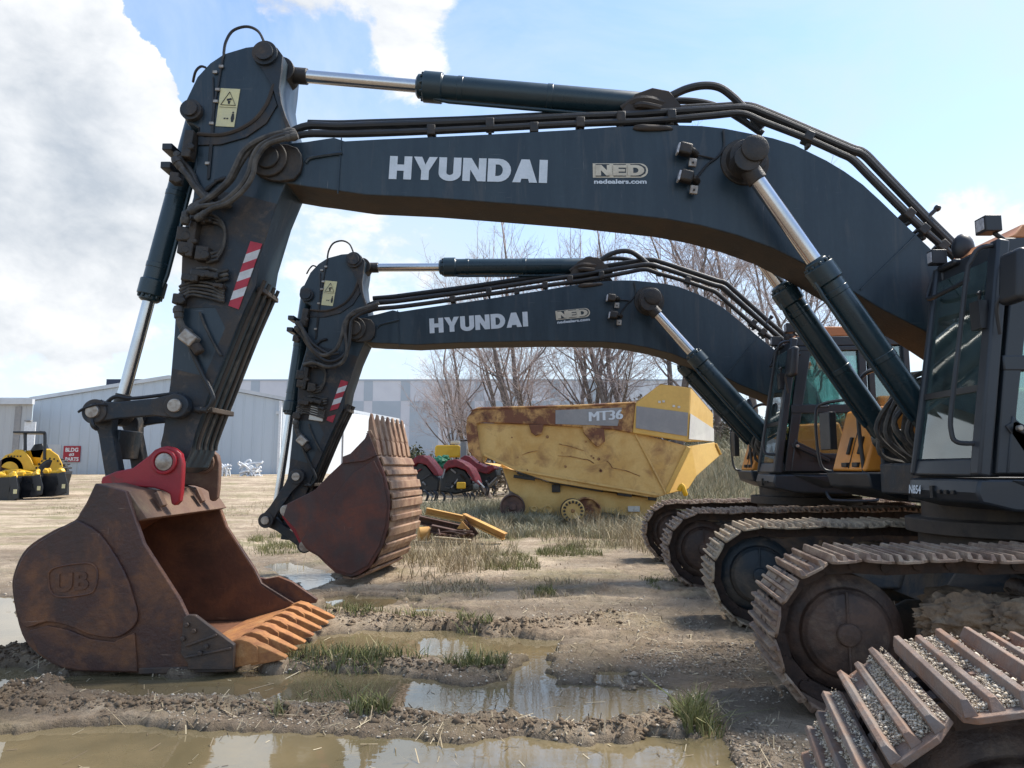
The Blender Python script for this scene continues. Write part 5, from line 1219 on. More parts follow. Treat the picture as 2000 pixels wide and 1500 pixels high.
A = [band(7000, -3.2, 4.2, 17.0, 20.2, .08, .32, -.2, 81), band(16000, -3.2, 4.2, 20.4, 27, .2, .7, -.3, 82), band(5000, -.6, 1.2, 18.5, 20.6, .2, .5, -.3, 84), band(7000, 1.2, 6, 20.8, 22.5, .3, .7, -.5, 83), band(26000, 5.5, 26, 23, 46, .3, 1.0, -.35, 85), band(6000, 3.2, 6.5, 16.5, 21, .15, .5, -.1, 87)]
o = blades('weed_grass', *[np.concatenate([a[i] for a in A]) for i in range(3)], OLIVE, .011, .5); tag(o, 'tall grey green weeds around the old yellow truck body and on the bank', 'weeds', None, 'stuff')

# straw, stems and bits of debris lying flat
n = 15000; y = 2.4 * (14 / 2.4) ** rng.random(n); x = (rng.random(n) * 1.7 - .95) * y * .82; k = ((ground_z(x, y) > .02) | (rng.random(n) < .09)) & (fbm(x * .9, y * 1.2, 3, 95) > -.1); x, y = x[k], y[k]; n = len(x)
a = rng.uniform(0, 6.28, n); L = rng.gamma(2.2, .022, n) + .015; w = rng.uniform(.0012, .0035, n) * np.sqrt(np.maximum(1, y / 4)); ex, ey = np.cos(a) * L / 2, np.sin(a) * L / 2
k2 = rng.random(n) < .5; z0 = np.maximum(ground_z(x - ex, y - ey), .011) + .004; z1 = np.maximum(ground_z(x + ex, y + ey), .011) + .004 + rng.random(n) ** 3 * .05; px, py = -np.sin(a) * w, np.cos(a) * w
co = np.stack([np.stack([x - ex - px, y - ey - py, z0], -1), np.stack([x - ex + px, y - ey + py, z0 + .002], -1), np.stack([x + ex + px, y + ey + py, z1 + .002], -1), np.stack([x + ex - px, y + ey - py, z1], -1)], 1).reshape(-1, 3)
o = fast_mesh('straw', co, np.arange(n * 4).reshape(n, 4), island_mat('straw_bit', [(.42, .34, .22), (.10, .075, .05), (.52, .44, .30), (.20, .15, .10), (.06, .045, .033)]), 4); tag(o, 'bits of straw and dead stems strewn over the mud', 'straw', None, 'stuff')
# ------------------------------------------------------------------ things beyond the machines
def root_at(name, u, v, Y, label, cat, group=None):
    p = P(u, v, Y); o = empty(name, (p.x, p.y, gz(p.x, p.y) if Y < 70 else p.z)); return tag(o, label, cat, group)
SL = lambda pts, Y: [P(u, v, Y) for u, v in pts]

def truck_body():
    Y0 = 20.4; r = root_at('truck_body', 1100, 1028, Y0, 'rusty yellow haul truck body with a canopy and no tyres standing in weeds', 'haul truck body'); D = Vector((.35, 3.1, 0))
    k = MB(); pts = SL([(931,826),(915,882),(945,904),(952,892),(1010,920),(1074,941),(1177,958),(1280,972),(1301,966),(1342,871),(1236,843),(1199,837),(1080,829)], Y0); k.slab(pts, (.02, .12, 0)); k.slab([p + D for p in pts], (0, .1, 0))
    fl = SL([(945,904),(1010,920),(1177,958),(1290,970)], Y0)
    for a, b in zip(fl, fl[1:]): k.add([a, b, b + D, a + D], [(0, 1, 2, 3)])
    body = k.build('body', 'tyellow', r, .02)
    k = MB(); k.slab(SL([(910,836),(912,816),(922,802),(936,797),(1055,796),(1131,792),(1242,786),(1236,846),(1199,839),(1080,831),(940,825),(931,828),(938,880),(944,906),(934,900),(915,882)], Y0 - .10), (0, .14, 0)); k.build('rim_band', 'trust', body, .03)
    k = MB(); k.slab(SL([(916,803),(934,795),(1131,790),(1242,784),(1242,788),(1131,795),(936,800)], Y0 - .13), (0, .2, 0)); k.build('rim_rail', 'trust', body, .03)
    k = MB(); k.slab(SL([(1085,801),(1215,796),(1206,832),(1085,828)], Y0 - .112), (0, .008, 0)); k.build('grey_stripe', 'tgrey', body, smooth=None)
    o = P(1150, 823, Y0 - .125); e = P(1217, 818, Y0 - .125) - o; [text_mesh('MT36', o + Vector((q_ * .02, -.002 * q_, 0)), e, (0, 0, 1), .27, e.length * .96, .0).build('model_lettering', 'letter', body, smooth=None) for q_ in (0, 1, 2)]
    k = MB()
    for (a, b, w_) in (((1000,826),(990,826),.05),((1240,846),(1301,964),.05),((945,888),(1010,918),.07),((1010,918),(1290,968),.06)): k.beam(P(*a, Y0 - .03), P(*b, Y0 - .03), w_, w_)
    k.build('body_rib', 'tyellow', body, .01)
    for q in ([(1033,829),(1062,829),(1058,848),(1046,851),(1038,845)], [(1138,830),(1180,838),(1182,862),(1168,874),(1158,866),(1140,845)]):
        k = MB(); k.slab(SL(q, Y0 - .12), (0, .12, 0)); k.build('hinge_plate', 'trust', body, .02)
    k = MB(); rr = random.Random(4)
    for (a, b) in (((1090,890),(1140,897)),((1140,897),(1160,905)),((1092,867),(1140,880)),((1185,900),(1196,914)),((1196,914),(1250,930)),((1020,888),(1050,880))): k.tube(curve([P(*a, Y0 - .012), P((a[0] + b[0]) / 2, (a[1] + b[1]) / 2 + rr.uniform(-3, 2), Y0 - .012), P(*b, Y0 - .012)], 3), .011, 5); k.cut()
    for j in range(14): c = P(rr.uniform(960, 1190), rr.uniform(845, 935), Y0 - .0); k.cyl(c, c - Vector((0, .012, 0)), rr.uniform(.02, .05), 8); k.cut()
    k.build('rust_scar', 'trust', body)
    # canopy with its bright end face
    A = SL([(1242,786),(1290,750),(1350,757),(1344,863),(1236,846)], Y0 - .14); B = SL([(1350,757),(1392,809),(1393,862),(1344,863)], Y0 - .14)
    B = [B[0], P(1393, 808, 23.2), P(1393, 862, 23.2), B[3]]
    k = MB(); n = A[1]; top = [A[1], A[2], B[1], P(1330, 770, 23.2)]
    k.slab(A, (.0, .1, 0)); k.add(B + [q + Vector((-.08, .1, 0)) for q in B], [(0, 1, 2, 3), (7, 6, 5, 4), (0, 4, 5, 1), (1, 5, 6, 2), (2, 6, 7, 3), (3, 7, 4, 0)]); k.add(top, [(0, 1, 2, 3)]); k.add([A[0], A[1], P(1330, 770, 23.2), P(1280, 792, 23.2)], [(0, 1, 2, 3)])
    cn = k.build('canopy', 'tyellow2', r, .03)
    k = MB(); k.slab(SL([(1243,793),(1344,806),(1342,852),(1242,836)], Y0 - .165), (0, .02, 0)); k.build('grey_stripe', 'tgrey', cn, smooth=None)
    q = lambda s, t: B[0].lerp(B[1], s).lerp(B[3].lerp(B[2], s), t) + Vector((.012, -.012, 0))
    k = MB(); k.slab([q(0, .48), q(1, .55), q(1, 1), q(0, .95)], (.008, -.008, 0)); k.build('pale_stripe', 'tpale', cn, smooth=None)
    for s_ in ('l',): 
        o = P(1288, 790, Y0 - .17)
        k = MB(); [k.box(P(u, v, Y0 - .16), (.07, .01, .06)).cut() for u, v in ((1288,785),(1296,784),(1316,793),(1326,795))]; k.build('paint_fleck', 'tpale', cn)
    # spill lip at the tail
    k = MB(); w1 = SL([(1340,874),(1352,870),(1395,864),(1400,868),(1408,888),(1360,930),(1345,955),(1301,966)], Y0 - .05); w1[2].y = w1[3].y = w1[4].y = 22.6; w1[2] = P(1395, 864, 22.6); w1[3] = P(1400, 868, 22.6); w1[4] = P(1408, 888, 22.6)
    k.slab(w1, (0, .10, 0)); k.beam(P(1345, 873, Y0), P(1302, 962, Y0), .12, .14); k.beam(P(1398, 866, 22.5), P(1408, 888, 22.5), .1, .06); k.build('tail_lip', 'tyellow2', r, .02)
    k = MB(); k.tube(curve([P(1326, 958, Y0 - .2), P(1332, 948, Y0 - .25), P(1337, 960, Y0 - .25), P(1339, 966, Y0 - .2)], 4), .07, 8); k.build('hydraulic_hose', 'cyellow', r)
    # chassis
    k = MB(); k.slab(SL([(978,905),(1010,922),(1074,943),(1177,960),(1285,975),(1262,1015),(1176,1000),(1172,1026),(1100,1024),(1020,1020),(1012,968),(996,958)], Y0 + .25), (0, 2.4, 0)); ch = k.build('chassis', 'tchassis', r, .03)
    k = MB()
    for a, b, w_ in (((1003,930),(1045,936),.09),((1074,938),(1178,956),.16),((1206,962),(1234,966),.15),((1266,972),(1282,974),.13),((1010,924),(1040,931),.06)): k.beam(P(*a, Y0 + .1), P(*b, Y0 + .1), .1, w_); k.cut()
    k.box(P(1086, 954, Y0 + .2), (.24, .06, .22)); k.build('rubber_mount', 'ink', ch, .01)
    k = MB(); k.box(P(1238, 994, Y0 + .22), (.34, .03, .16)); k.build('pale_plate', 'tpale', ch, .01)
    k = MB()
    for u, v, q in ((1043,994,.09),(1070,995,.14)): c = P(u, v, Y0 + .24); k.lathe(c, c - Vector((0, 1, 0)), [(0, q), (.05, q), (.05, q * .6), (.02, q * .5)], 20)
    k.build('pivot_boss', 'tchassis', ch, .008)
    for u, v, q, m_ in ((1001,990,.36,'drum'), (1146,1000,.42,'trust')):
        c = P(u, v, Y0 + .1); k = MB(); k.lathe(c + Vector((0, .5, 0)), c, [(0, q), (.5, q), (.52, q * .9), (.45, q * .85), (.44, q * .3), (.5, q * .28), (.5, .02)], 36); k.build('hub', m_, r, .01)
    c = P(1119, 998, Y0 - .30); k = MB(); k.lathe(c + Vector((0, .45, 0)), c, [(0, .30), (.4, .30), (.45, .33), (.48, .30), (.48, .02)], 36); hb = k.build('final_drive', 'tchassis', r, .01)
    k = MB()
    for j in range(16): an = 6.283 * j / 16; p = c + Vector((math.cos(an) * .25, -.04, math.sin(an) * .25)); k.box(p, (.05, .03, .075), Matrix.Rotation(-an + math.pi / 2, 3, 'Y'))
    k.build('rim_slot', 'ink', hb); k = MB(); k.lathe(c + Vector((0, .3, 0)), c, [(0, .34), (.28, .34), (.28, .30)], 36); k.build('rim_ring', 'ink', hb)
    k = MB(); k.blob(c + Vector((0, -.02, 0)), (.06, .03, .06), 3, 2, .3); k.build('hub_rust', 'trust', hb)
truck_body()

def compactor():
    Y = 39.5; r = root_at('soil_compactor', 60, 972, Y, 'yellow soil compactor with an open black roof frame parked before the warehouse', 'compactor')
    k = MB(); k.slab(SL([(88,880),(97,877),(114,889),(122,906),(127,936),(128,948),(110,940),(88,930),(78,905)], Y), (-.95, 1.5, 0)); k.slab(SL([(2,898),(10,889),(24,884),(30,878),(46,878),(60,895),(66,909),(88,908),(90,918),(40,922),(0,912)], Y), (-.95, 1.4, 0)); k.slab(SL([(48,880),(88,876),(90,908),(60,912)], Y + .5), (0, .6, 0)); b = k.build('hood', 'cyellow', r, .05)
    k = MB(); [k.box(P(16 + 6 * j, 891, Y - .02), (.07, .03, .07)).cut() for j in range(5)]; k.build('vent', 'ink', b)
    k = MB(); k.slab([P(25, 842, Y - .2), P(89, 842, Y - .2), P(90, 847, Y - .2), P(25, 846, Y - .2)], (-.95, 1.5, 0)); k.build('roof', 'blackpaint', r, .03)
    for pts in ([(49,880),(49,849),(47,845)], [(87,898),(88,850),(84,845),(78,844)]):
        for dy in (0, 1.2): k = MB(); k.tube(curve([P(u, v, Y + dy) + Vector((-.62 * dy * .0, 0, 0)) for u, v in pts], 4), .085, 6); k.build('roof_post', 'blackpaint', r)
    k = MB(); k.slab(SL([(58,880),(66,868),(82,866),(86,880),(80,896),(62,894)], Y + .5), (0, .5, 0)); k.build('seat', 'blackpaint', r, .05)
    k = MB(); c = P(104, 922, Y - .05); q = .75; k.lathe(c + Vector((-.55, .9, 0)), c, [(0, q * .9), (.08, q), (.85, q), (.95, q * .85), (.9, q * .5), (.8, .05)], 32)
    for j in range(20):
        an = 6.283 * j / 20; p = c + Vector((math.cos(an) * q - .27, .45, math.sin(an) * q)); k.box(p, (.09, .85, .10), Matrix.Rotation(-an, 3, 'Y'))
    k.build('rear_wheel', 'tyre', r, .02)
    k = MB(); c = P(18, 920, Y); k.lathe(c + Vector((0, 1.6, 0)), c, [(0, .8), (1.6, .8), (1.6, .5), (1.4, .4)], 32); k.build('drum', 'drum', r, .02)
    k = MB(); k.slab(SL([(0,928),(8,918),(30,916),(60,922),(70,932),(40,936),(5,940)], Y - .6), (0, .4, 0)); [k.blob(P(u, v, Y - .7), (.12, .1, .2), u, 2, .3) for u, v in ((6,926),(33,926),(56,934),(74,922))]; k.build('drum_frame', 'cyellow', r, .03)
compactor()
def loader_bucket(x0, x1, top, bot, Y, label):
    c = P((x0 + x1) / 2, bot, Y); r = empty('loader_bucket', (c.x, c.y, gz(c.x, c.y))); tag(r, label, 'bucket', 'black loader buckets lined up')
    w = (x1 - x0); k = MB(); k.slab(SL([(x0, top + 2), (x1 - w * .3, top + 1), (x1 - w * .42, (top + bot) / 2), (x1 - w * .42, bot - 1), (x0 + w * .04, bot + 1), (x0 + w * .0, (top + bot) / 2)], Y + .12), (.1, .9, 0)); side = SL([(x1 - w * .35, top + 4), (x1 - w * .12, top), (x1, (top + bot) / 2), (x1 - w * .04, bot - 6), (x1 - w * .45, bot), (x1 - w * .52, bot - 4), (x1 - w * .40, (top + bot) / 2)], Y); k.slab(side, (0, .05, 0))
    off = P(x0, bot, Y) - P(x1 - w * .45, bot, Y); k.slab([p + off * .8 + Vector((0, .9, 0)) for p in side], (0, .05, 0))
    for i in range(len(side) - 2): a, b = side[i], side[i + 1]; k.add([a, b, b + off * .8 + Vector((0, .9, 0)), a + off * .8 + Vector((0, .9, 0))], [(0, 1, 2, 3)])
    b = k.build('shell', 'blackpaint', r, .02)
    k = MB(); k.slab([p + Vector((0, -.03, 0)) for p in SL([(x1 - w * .42, top + 2), (x1 - w * .10, top - 2), (x1, (top + bot) / 2), (x1 - w * .02, bot - 8), (x1 - w * .2, bot - 6), (x1 - w * .32, (top + bot) / 2 + 4)], Y)], (0, .03, 0)); k.build('side_plate', 'plastic', r, .01)
    k = MB(); k.box(P(x1 - w * .16, bot - (bot - top) * .42, Y - .05), (.17, .02, .22)); k.build('sticker', 'label', r)
    k = MB(); 
    for u in (x0 + w * .2, x1 - w * .25): k.blob(P(u, top - 2, Y + .3), (.22, .15, .20), int(u), 2, .4)
    k.beam(P(x0 + w * .1, top, Y + .3), P(x1 - w * .15, top - 2, Y + .3), .1, .12); k.build('coupler', 'cyellow', r, .02)
loader_bucket(-6, 36, 931, 981, 36.5, 'black loader bucket cut by the left edge of the picture'); loader_bucket(32, 84, 928, 972, 37.2, 'black loader bucket in the middle of the row of three'); loader_bucket(82, 132, 923, 969, 37.8, 'black loader bucket on the right, under the compactor wheel')

def building(name, label, cat='building'):
    p = empty(name, (0, 0, 0)); return tag(p, label, cat)
def wall(k, a, b, z0, z1a, z1b=None):
    z1b = z1a if z1b is None else z1b; k.add([(a[0], a[1], z0), (b[0], b[1], z0), (b[0], b[1], z1b), (a[0], a[1], z1a)], [(0, 1, 2, 3)])
def buildings():
    Y = 70.0; A, Bq, C = P(66, 783, Y), P(332, 740, Y), P(553, 783, Y); base = P(300, 927, Y).z - .3
    r = building('warehouse', 'long blue grey ribbed metal warehouse with a low gable roof'); r.location = (A.x, Y, 0)
    k = MB(); k.prism([Vector((A.x, Y, base)), Vector((C.x, Y, base)), C, Bq, A], [Vector((A.x + 4, Y + 30, base)), Vector((C.x + 6.5, Y + 30, base)), C + Vector((6.5, 30, 0)), Bq + Vector((5, 30, 0)), A + Vector((4, 30, 0))]); w = k.build('wall', 'wall_blue', r, smooth=None)
    k = MB(); e = Vector((0, -.25, 0)); d = Vector((0, 0, .35))
    k.prism([A + e + Vector((-.3, 0, 0)), Bq + e, Bq + e + d, A + e + d + Vector((-.3, 0, 0))], [A + Vector((3.7, 30, 0)), Bq + Vector((5, 30, 0)), Bq + d + Vector((5, 30, 0)), A + d + Vector((3.7, 30, 0))]); k.prism([Bq + e, C + e + Vector((.3, 0, 0)), C + e + d + Vector((.3, 0, 0)), Bq + e + d], [Bq + Vector((5, 30, 0)), C + Vector((6.8, 30, 0)), C + d + Vector((6.8, 30, 0)), Bq + d + Vector((5, 30, 0))]); k.build('roof', 'trim', r)
    k = MB(); q = P(549, 925, Y - .15); k.beam(Vector((C.x - .15, Y - .2, base)), Vector((C.x - .15, Y - .2, C.z)), .25, .25); k.build('downpipe', 'whitepaint', r)
    k = MB(); k.boxb(P(94, 868, Y - .06), P(116, 927, Y)); k.build('door', 'trim', r)
    k = MB(); k.box(P(543, 806, Y - .2), (.35, .3, .3)); k.build('wall_lamp', 'trim', r)
    sg = tag(empty('sign', (P(140, 886, Y).x, Y, P(140, 886, Y).z)), 'red square sign with white capitals on the blue grey warehouse', 'sign'); k = MB(); k.boxb(P(124.5, 871, Y - .14), P(156, 902, Y - .05)); k.build('board', 'signred', sg, smooth=None)
    for txt, u, v, wd, ht in (('BLDG', 127.5, 882.5, 25, 8), ('#3', 134.5, 891, 10, 6), ('PARTS', 127, 900.5, 26, 7.5)):
        o = P(u, v, Y - .155); text_mesh(txt, o, (1, 0, 0), (0, 0, 1), ht * Y / F, wd * Y / F, .04).build('lettering', 'whitepaint', sg, smooth=None)
    r = building('white_annex', 'bright white metal annex between the warehouse and the tall far building'); D_ = P(722, 806, 86); D_.z = P(722, 808, 86).z; r.location = (C.x + .5, Y + 2, 0)
    k = MB(); a0 = Vector((C.x + .5, Y + 2.0, 0)); b0 = Vector((D_.x + 1.5, 84, 0)); zc = C.z - .15
    k.prism([Vector((a0.x, a0.y, base)), Vector((b0.x, b0.y, base)), Vector((b0.x, b0.y, P(722, 815, 84).z)), Vector((a0.x, a0.y, zc))], [Vector((a0.x + 4, a0.y + 14, base)), Vector((b0.x + 1, b0.y + 14, base)), Vector((b0.x + 1, b0.y + 14, P(722, 815, 84).z)), Vector((a0.x + 4, a0.y + 14, zc))]); k.build('wall', 'wall_white', r, smooth=None)
    k = MB(); f = .55; p = a0.lerp(b0, f); k.beam(Vector((p.x, p.y - .1, base)), Vector((p.x, p.y - .1, zc - .8)), .12, .12); k.build('seam', 'tgrey', r)
    Y = 60.0; r = building('metal_shed', 'pale ribbed metal shed at the left edge of the yard'); a, b = P(-140, 775, Y), P(65, 783, Y); r.location = (b.x, Y, 0); bs = P(30, 925, Y).z - .4
    k = MB(); k.prism([Vector((a.x, Y, bs)), Vector((b.x, Y, bs)), b, Vector((a.x, Y, b.z))], [Vector((a.x, Y + 9, bs)), Vector((b.x - 6.6, Y + 9, bs)), b + Vector((-6.6, 9, 0)), Vector((a.x, Y + 9, b.z))]); k.build('wall', 'wall_grey', r, smooth=None)
    k = MB(); k.boxb((a.x, Y - .35, P(0, 790, Y).z), (b.x + .15, Y - .02, P(0, 780, Y).z)); zr0, zr1 = P(0, 780, Y).z + .01, P(0, 777, Y).z; k.prism([Vector((a.x, Y - .2, zr0)), Vector((b.x + .1, Y - .2, zr0)), Vector((b.x + .1, Y - .2, zr1)), Vector((a.x, Y - .2, zr1))], [Vector((a.x, Y + 9, zr0)), Vector((b.x - 6.5, Y + 9, zr0)), Vector((b.x - 6.5, Y + 9, zr1)), Vector((a.x, Y + 9, zr1))]); k.build('roof', 'trim', r)
    k = MB(); k.boxb(P(48, 824, Y - .08), P(63, 927, Y)); k.build('door', 'whitepaint', r); k = MB(); k.boxb(P(30, 794, Y - .06), P(32.5, 925, Y)); k.build('seam', 'tgrey', r)
    k = MB(); k.boxb(P(47, 820.5, Y - .3), P(64, 823, Y)); k.build('door_hood', 'tgrey', r)
    Y = 102.0; r = building('navy_building', 'dark navy flat parapet showing just above the warehouse roof'); a, b = P(208, 740.5, Y), P(292, 740.5, Y); r.location = (a.x, Y, 0); k = MB(); k.boxb((a.x, Y, .5), (b.x + 4, Y + 8, a.z)); k.build('wall', 'navybldg', r, smooth=None)
    Y = 140.0; r = building('distribution_hall', 'very large flat roofed hall of pale and grey panels behind the trees'); a, b = P(466, 742, Y), P(1420, 742, Y); r.location = (a.x, Y, 0); bs = .5; zm = P(800, 783, Y).z
    k = MB(); k.boxb((a.x, Y, bs), (b.x, Y + 40, a.z)); k.build('wall', 'panel_light', r, smooth=None)
    for x0, x1 in ((490, 507), (560, 600), (638, 655), (711, 728), (783, 801), (857, 875), (927, 945), (1000, 1018), (1075, 1093), (1150, 1168)):
        k = MB(); k.boxb((P(x0, 760, Y).x, Y - .06, zm), (P(x1, 760, Y).x, Y - .01, a.z - .25)); k.build('upper_panel', 'panel_mid', r, smooth=None)
    for x0, x1 in ((600, 640), (655, 711), (728, 783), (801, 857), (875, 927), (945, 1000), (1018, 1075), (1093, 1150)):
        k = MB(); k.boxb((P(x0, 760, Y).x, Y - .06, bs), (P(x1, 760, Y).x, Y - .01, zm - .05)); k.build('lower_panel', 'panel_mid', r, smooth=None)
    k = MB(); k.boxb((a.x - .1, Y - .12, a.z - .2), (b.x, Y + 40, a.z + .12)); k.build('parapet_cap', 'panel_mid', r, smooth=None)
buildings()

def junk(u0, u1, v0, v1, Y, label, seed):
    c = P((u0 + u1) / 2, v1, Y); r = empty('tube_heap', (c.x, c.y, gz(c.x, c.y))); tag(r, label, 'metal tubes', 'white tube heaps by the warehouse'); rr = random.Random(seed); k = MB()
    q = lambda: P(rr.uniform(u0, u1), v1 - (v1 - v0) * .85 * rr.random() ** 1.3, Y + rr.uniform(-.6, .6))
    for j in range(30): a = q(); b = q(); k.tube(curve([a, (a + b) / 2 + Vector((rr.uniform(-.3, .3), 0, rr.uniform(0, .3))), b], 4), .075, 6)
    for j in range(1): a = P(u0 + (u1 - u0) * .4, v1, Y); k.tube(curve([a, a + Vector((.1, 0, .75)), a + Vector((.7, .2, .8)), a + Vector((.9, .2, 0))], 5), .075, 6)
    k.build('tube_frame', 'whitepaint', r)
junk(411, 452, 899, 934, 62, 'low heap of bent white metal tubes by the warehouse, left of two', 1); junk(466, 514, 896, 934, 62, 'taller tangle of white metal tubes nearer the warehouse corner', 2)

def tiller(hood, drum, Y, label, seed):
    c = P(sum(u for u, v in drum) / len(drum), 975, Y); r = empty('rotary_tiller', (c.x, c.y, gz(c.x, c.y))); tag(r, label, 'tiller', 'red and black tillers in the weeds'); rr = random.Random(seed)
    k = MB(); k.slab(SL(hood, Y - .3), (.2, .75, 0)); k.build('hood', 'implred', r, .03)
    k = MB(); k.slab(SL(drum, Y), (.2, 1.0, 0)); k.build('drum_housing', 'blackpaint', r, .05)
    us = [u for u, v in drum]; vs = [v for u, v in drum]
    for j in range(8):
        k = MB(); a = P(rr.uniform(min(us), max(us)), max(vs) - 3, Y - .15); k.tube(curve([a, a + Vector((.12, -.05, -.15)), a + Vector((.05, -.05, -.4))], 3), .03, 5); k.build('tine', 'plastic', r)
    for j in range(9):
        k = MB(); a = P(rr.uniform(min(us), max(us)), rr.uniform(min(vs), max(vs)), Y - .12); k.beam(a, a + Vector((rr.uniform(-.5, .5), -.1, rr.uniform(-.35, .35))), rr.uniform(.03, .08), rr.uniform(.03, .06)); k.build('linkage', rr.choice(['plastic', 'implred', 'tgrey', 'blackpaint']), r)
    k = MB(); a = P(hood[0][0] + 3, hood[0][1] + 8, Y - .4); b = P(hood[-1][0], hood[-1][1] + 10, Y - .4); k.beam(a, b, .05, .05); k.build('brace', 'tgrey', r)
tiller([(800,903),(806,897),(815,890),(826,889),(836,896),(852,917),(857,930),(848,928),(832,908),(815,904),(806,912)], [(806,912),(816,904),(832,908),(848,928),(858,935),(856,960),(820,962),(806,950)], 29, 'red and black tiller half hidden by the curled bucket teeth', 1)
tiller([(866,908),(874,899),(890,897),(904,903),(918,914),(926,930),(930,945),(924,938),(908,918),(890,912),(876,914),(864,924)], [(860,930),(876,914),(890,912),(908,918),(922,938),(924,958),(890,965),(858,960)], 27, 'red and black tiller in the middle with a yellow gearbox', 2)
tiller([(898,895),(908,889),(918,892),(930,903),(948,912),(962,908),(966,916),(950,926),(930,920),(914,908)], [(916,905),(930,918),(950,922),(968,912),(970,930),(950,952),(930,948)], 30, 'red and black tiller lying against the truck body', 3)
k = MB(); k.box(P(901, 948, 26.6), (.32, .3, .24)); gb = k.build('gearbox', 'cyellow', None, .03); tag(gb, 'small yellow gearbox low in front of the middle tiller', 'gearbox')
k = MB(); k.beam(P(933, 938, 26.5), P(946, 952, 26.5), .05, .05); o = k.build('pipe', 'whitepaint', None); tag(o, 'short white bar leaning beside the tillers', 'bar')
r = root_at('tank_trailer', 873, 905, 34, 'bright yellow tank standing behind the red tillers', 'tank'); k = MB(); k.slab(SL([(849,873),(853,869),(896,869),(899,874),(899,890),(895,893),(853,893),(849,888)], 34), (0, 1.3, 0)); k.build('tank', 'cyellow', r, .1, seg=3)
k = MB(); [k.beam(P(u, 893, 34.3), P(u, 930, 34.3), .08, .08) for u in (856, 892)]; k.build('stand', 'blackpaint', r); k = MB(); k.boxb(P(880, 861, 34.5), P(899, 868, 35)); k.build('hatch', 'tpale', r, .03)
r = root_at('grey_cabinet', 905, 900, 32, 'grey upright box beside the yellow tank', 'cabinet'); k = MB(); k.boxb(P(899, 862, 32), P(913, 915, 32.8)); k.build('case', 'tgrey', r, .03); k = MB(); k.boxb(P(897, 858, 31.95), P(915, 862, 32.9)); k.build('lid', 'plastic', r, .02)
r = root_at('green_implement', 860, 910, 31, 'small green implement showing between the red tillers', 'implement'); k = MB(); k.blob(P(858, 904, 31), (.36, .3, .28), 4, 3, .4, fr=2); k.build('cover', 'green', r, smooth=20); k = MB(); k.blob(P(870, 896, 31.3), (.22, .2, .16), 9, 3, .4); k.beam(P(852, 920, 31), P(866, 898, 31), .05, .05, 1); k.build('bracket', ['green', 'tgrey'], r)

# scrap pile, every piece a thing
def bar(a, b, Y, w, h, mat, name, label, cat, Yb=None):
    p, q = P(*a, Y), P(*b, Yb or Y); k = MB(); d = (q - p).normalized(); s = d.cross(Vector((0, 0, 1))).normalized(); up = s.cross(d)
    for z in (-h / 2, h / 2): k.prism([p + s * w / 2 + up * (z - .012), p - s * w / 2 + up * (z - .012), p - s * w / 2 + up * (z + .012), p + s * w / 2 + up * (z + .012)], [x + (q - p) for x in (p + s * w / 2 + up * (z - .012), p - s * w / 2 + up * (z - .012), p - s * w / 2 + up * (z + .012), p + s * w / 2 + up * (z + .012))])
    e = up * (h / 2 - .013); k.prism([p + s * .02 - e, p - s * .02 - e, p - s * .02 + e, p + s * .02 + e], [x + (q - p) for x in (p + s * .02 - e, p - s * .02 - e, p - s * .02 + e, p + s * .02 + e)])
    o = k.build(name, mat, None, .006); return tag(o, label, cat, 'scrap steel pile')
bar((832,998), (907,1014), 16.6, .22, .13, 'scrapy', 'steel_beam', 'yellow beam lying on top of the scrap pile, left half', 'beam'); bar((904,1009), (986,1048), 16.2, .22, .13, 'scrapy', 'steel_beam', 'long yellow beam sloping down to the right of the scrap pile', 'beam', 15.9)
bar((811,1013), (905,1034), 16.4, .3, .16, 'scrapr', 'steel_beam', 'dark rusty beam under the yellow ones in the scrap pile', 'beam'); bar((842,1032), (925,1050), 15.9, .25, .14, 'scrapr', 'steel_beam', 'lowest dark rusty beam at the front of the scrap pile', 'beam'); bar((848,1051), (920,1057), 15.6, .10, .06, 'plank', 'pale_bar', 'pale straight bar lying in front of the scrap pile', 'bar'); bar((905,1018), (930,1046), 16.1, .2, .12, 'scrapr', 'steel_beam', 'short rusty offcut on the right of the scrap pile', 'beam')
k = MB(); c = P(829, 1043, 15.9); k.lathe(c + Vector((-.14, 0, 0)), c + Vector((1, .3, 0)), [(0, .13), (.02, .15), (.24, .16), (.27, .11), (.20, .09)], 24); o = k.build('yellow_drum', 'scrapy', None, .01); tag(o, 'short yellow drum shaped casting beside the scrap pile', 'casting', 'scrap steel pile')
k = MB(); k.slab(SL([(892,1033),(903,1018),(917,1034)], 15.8), (0, .04, 0)); o = k.build('gusset_plate', 'scrapy', None, .006); tag(o, 'triangular yellow gusset plate standing in the scrap pile', 'plate', 'scrap steel pile')
r = root_at('chain_heap', 870, 1052, 15.8, 'tangle of rusty chain and rods under the beams', 'chain', 'scrap steel pile'); rr = random.Random(9)
for j in range(10): k = MB(); a = P(rr.uniform(845, 900), rr.uniform(1036, 1054), 15.8); b = P(rr.uniform(850, 930), rr.uniform(1036, 1054), 15.6); k.tube(curve([a, (a + b) / 2 + Vector((0, 0, rr.uniform(-.04, .1))), b], 4), .02, 5); k.build('rod', 'scrapr', r)

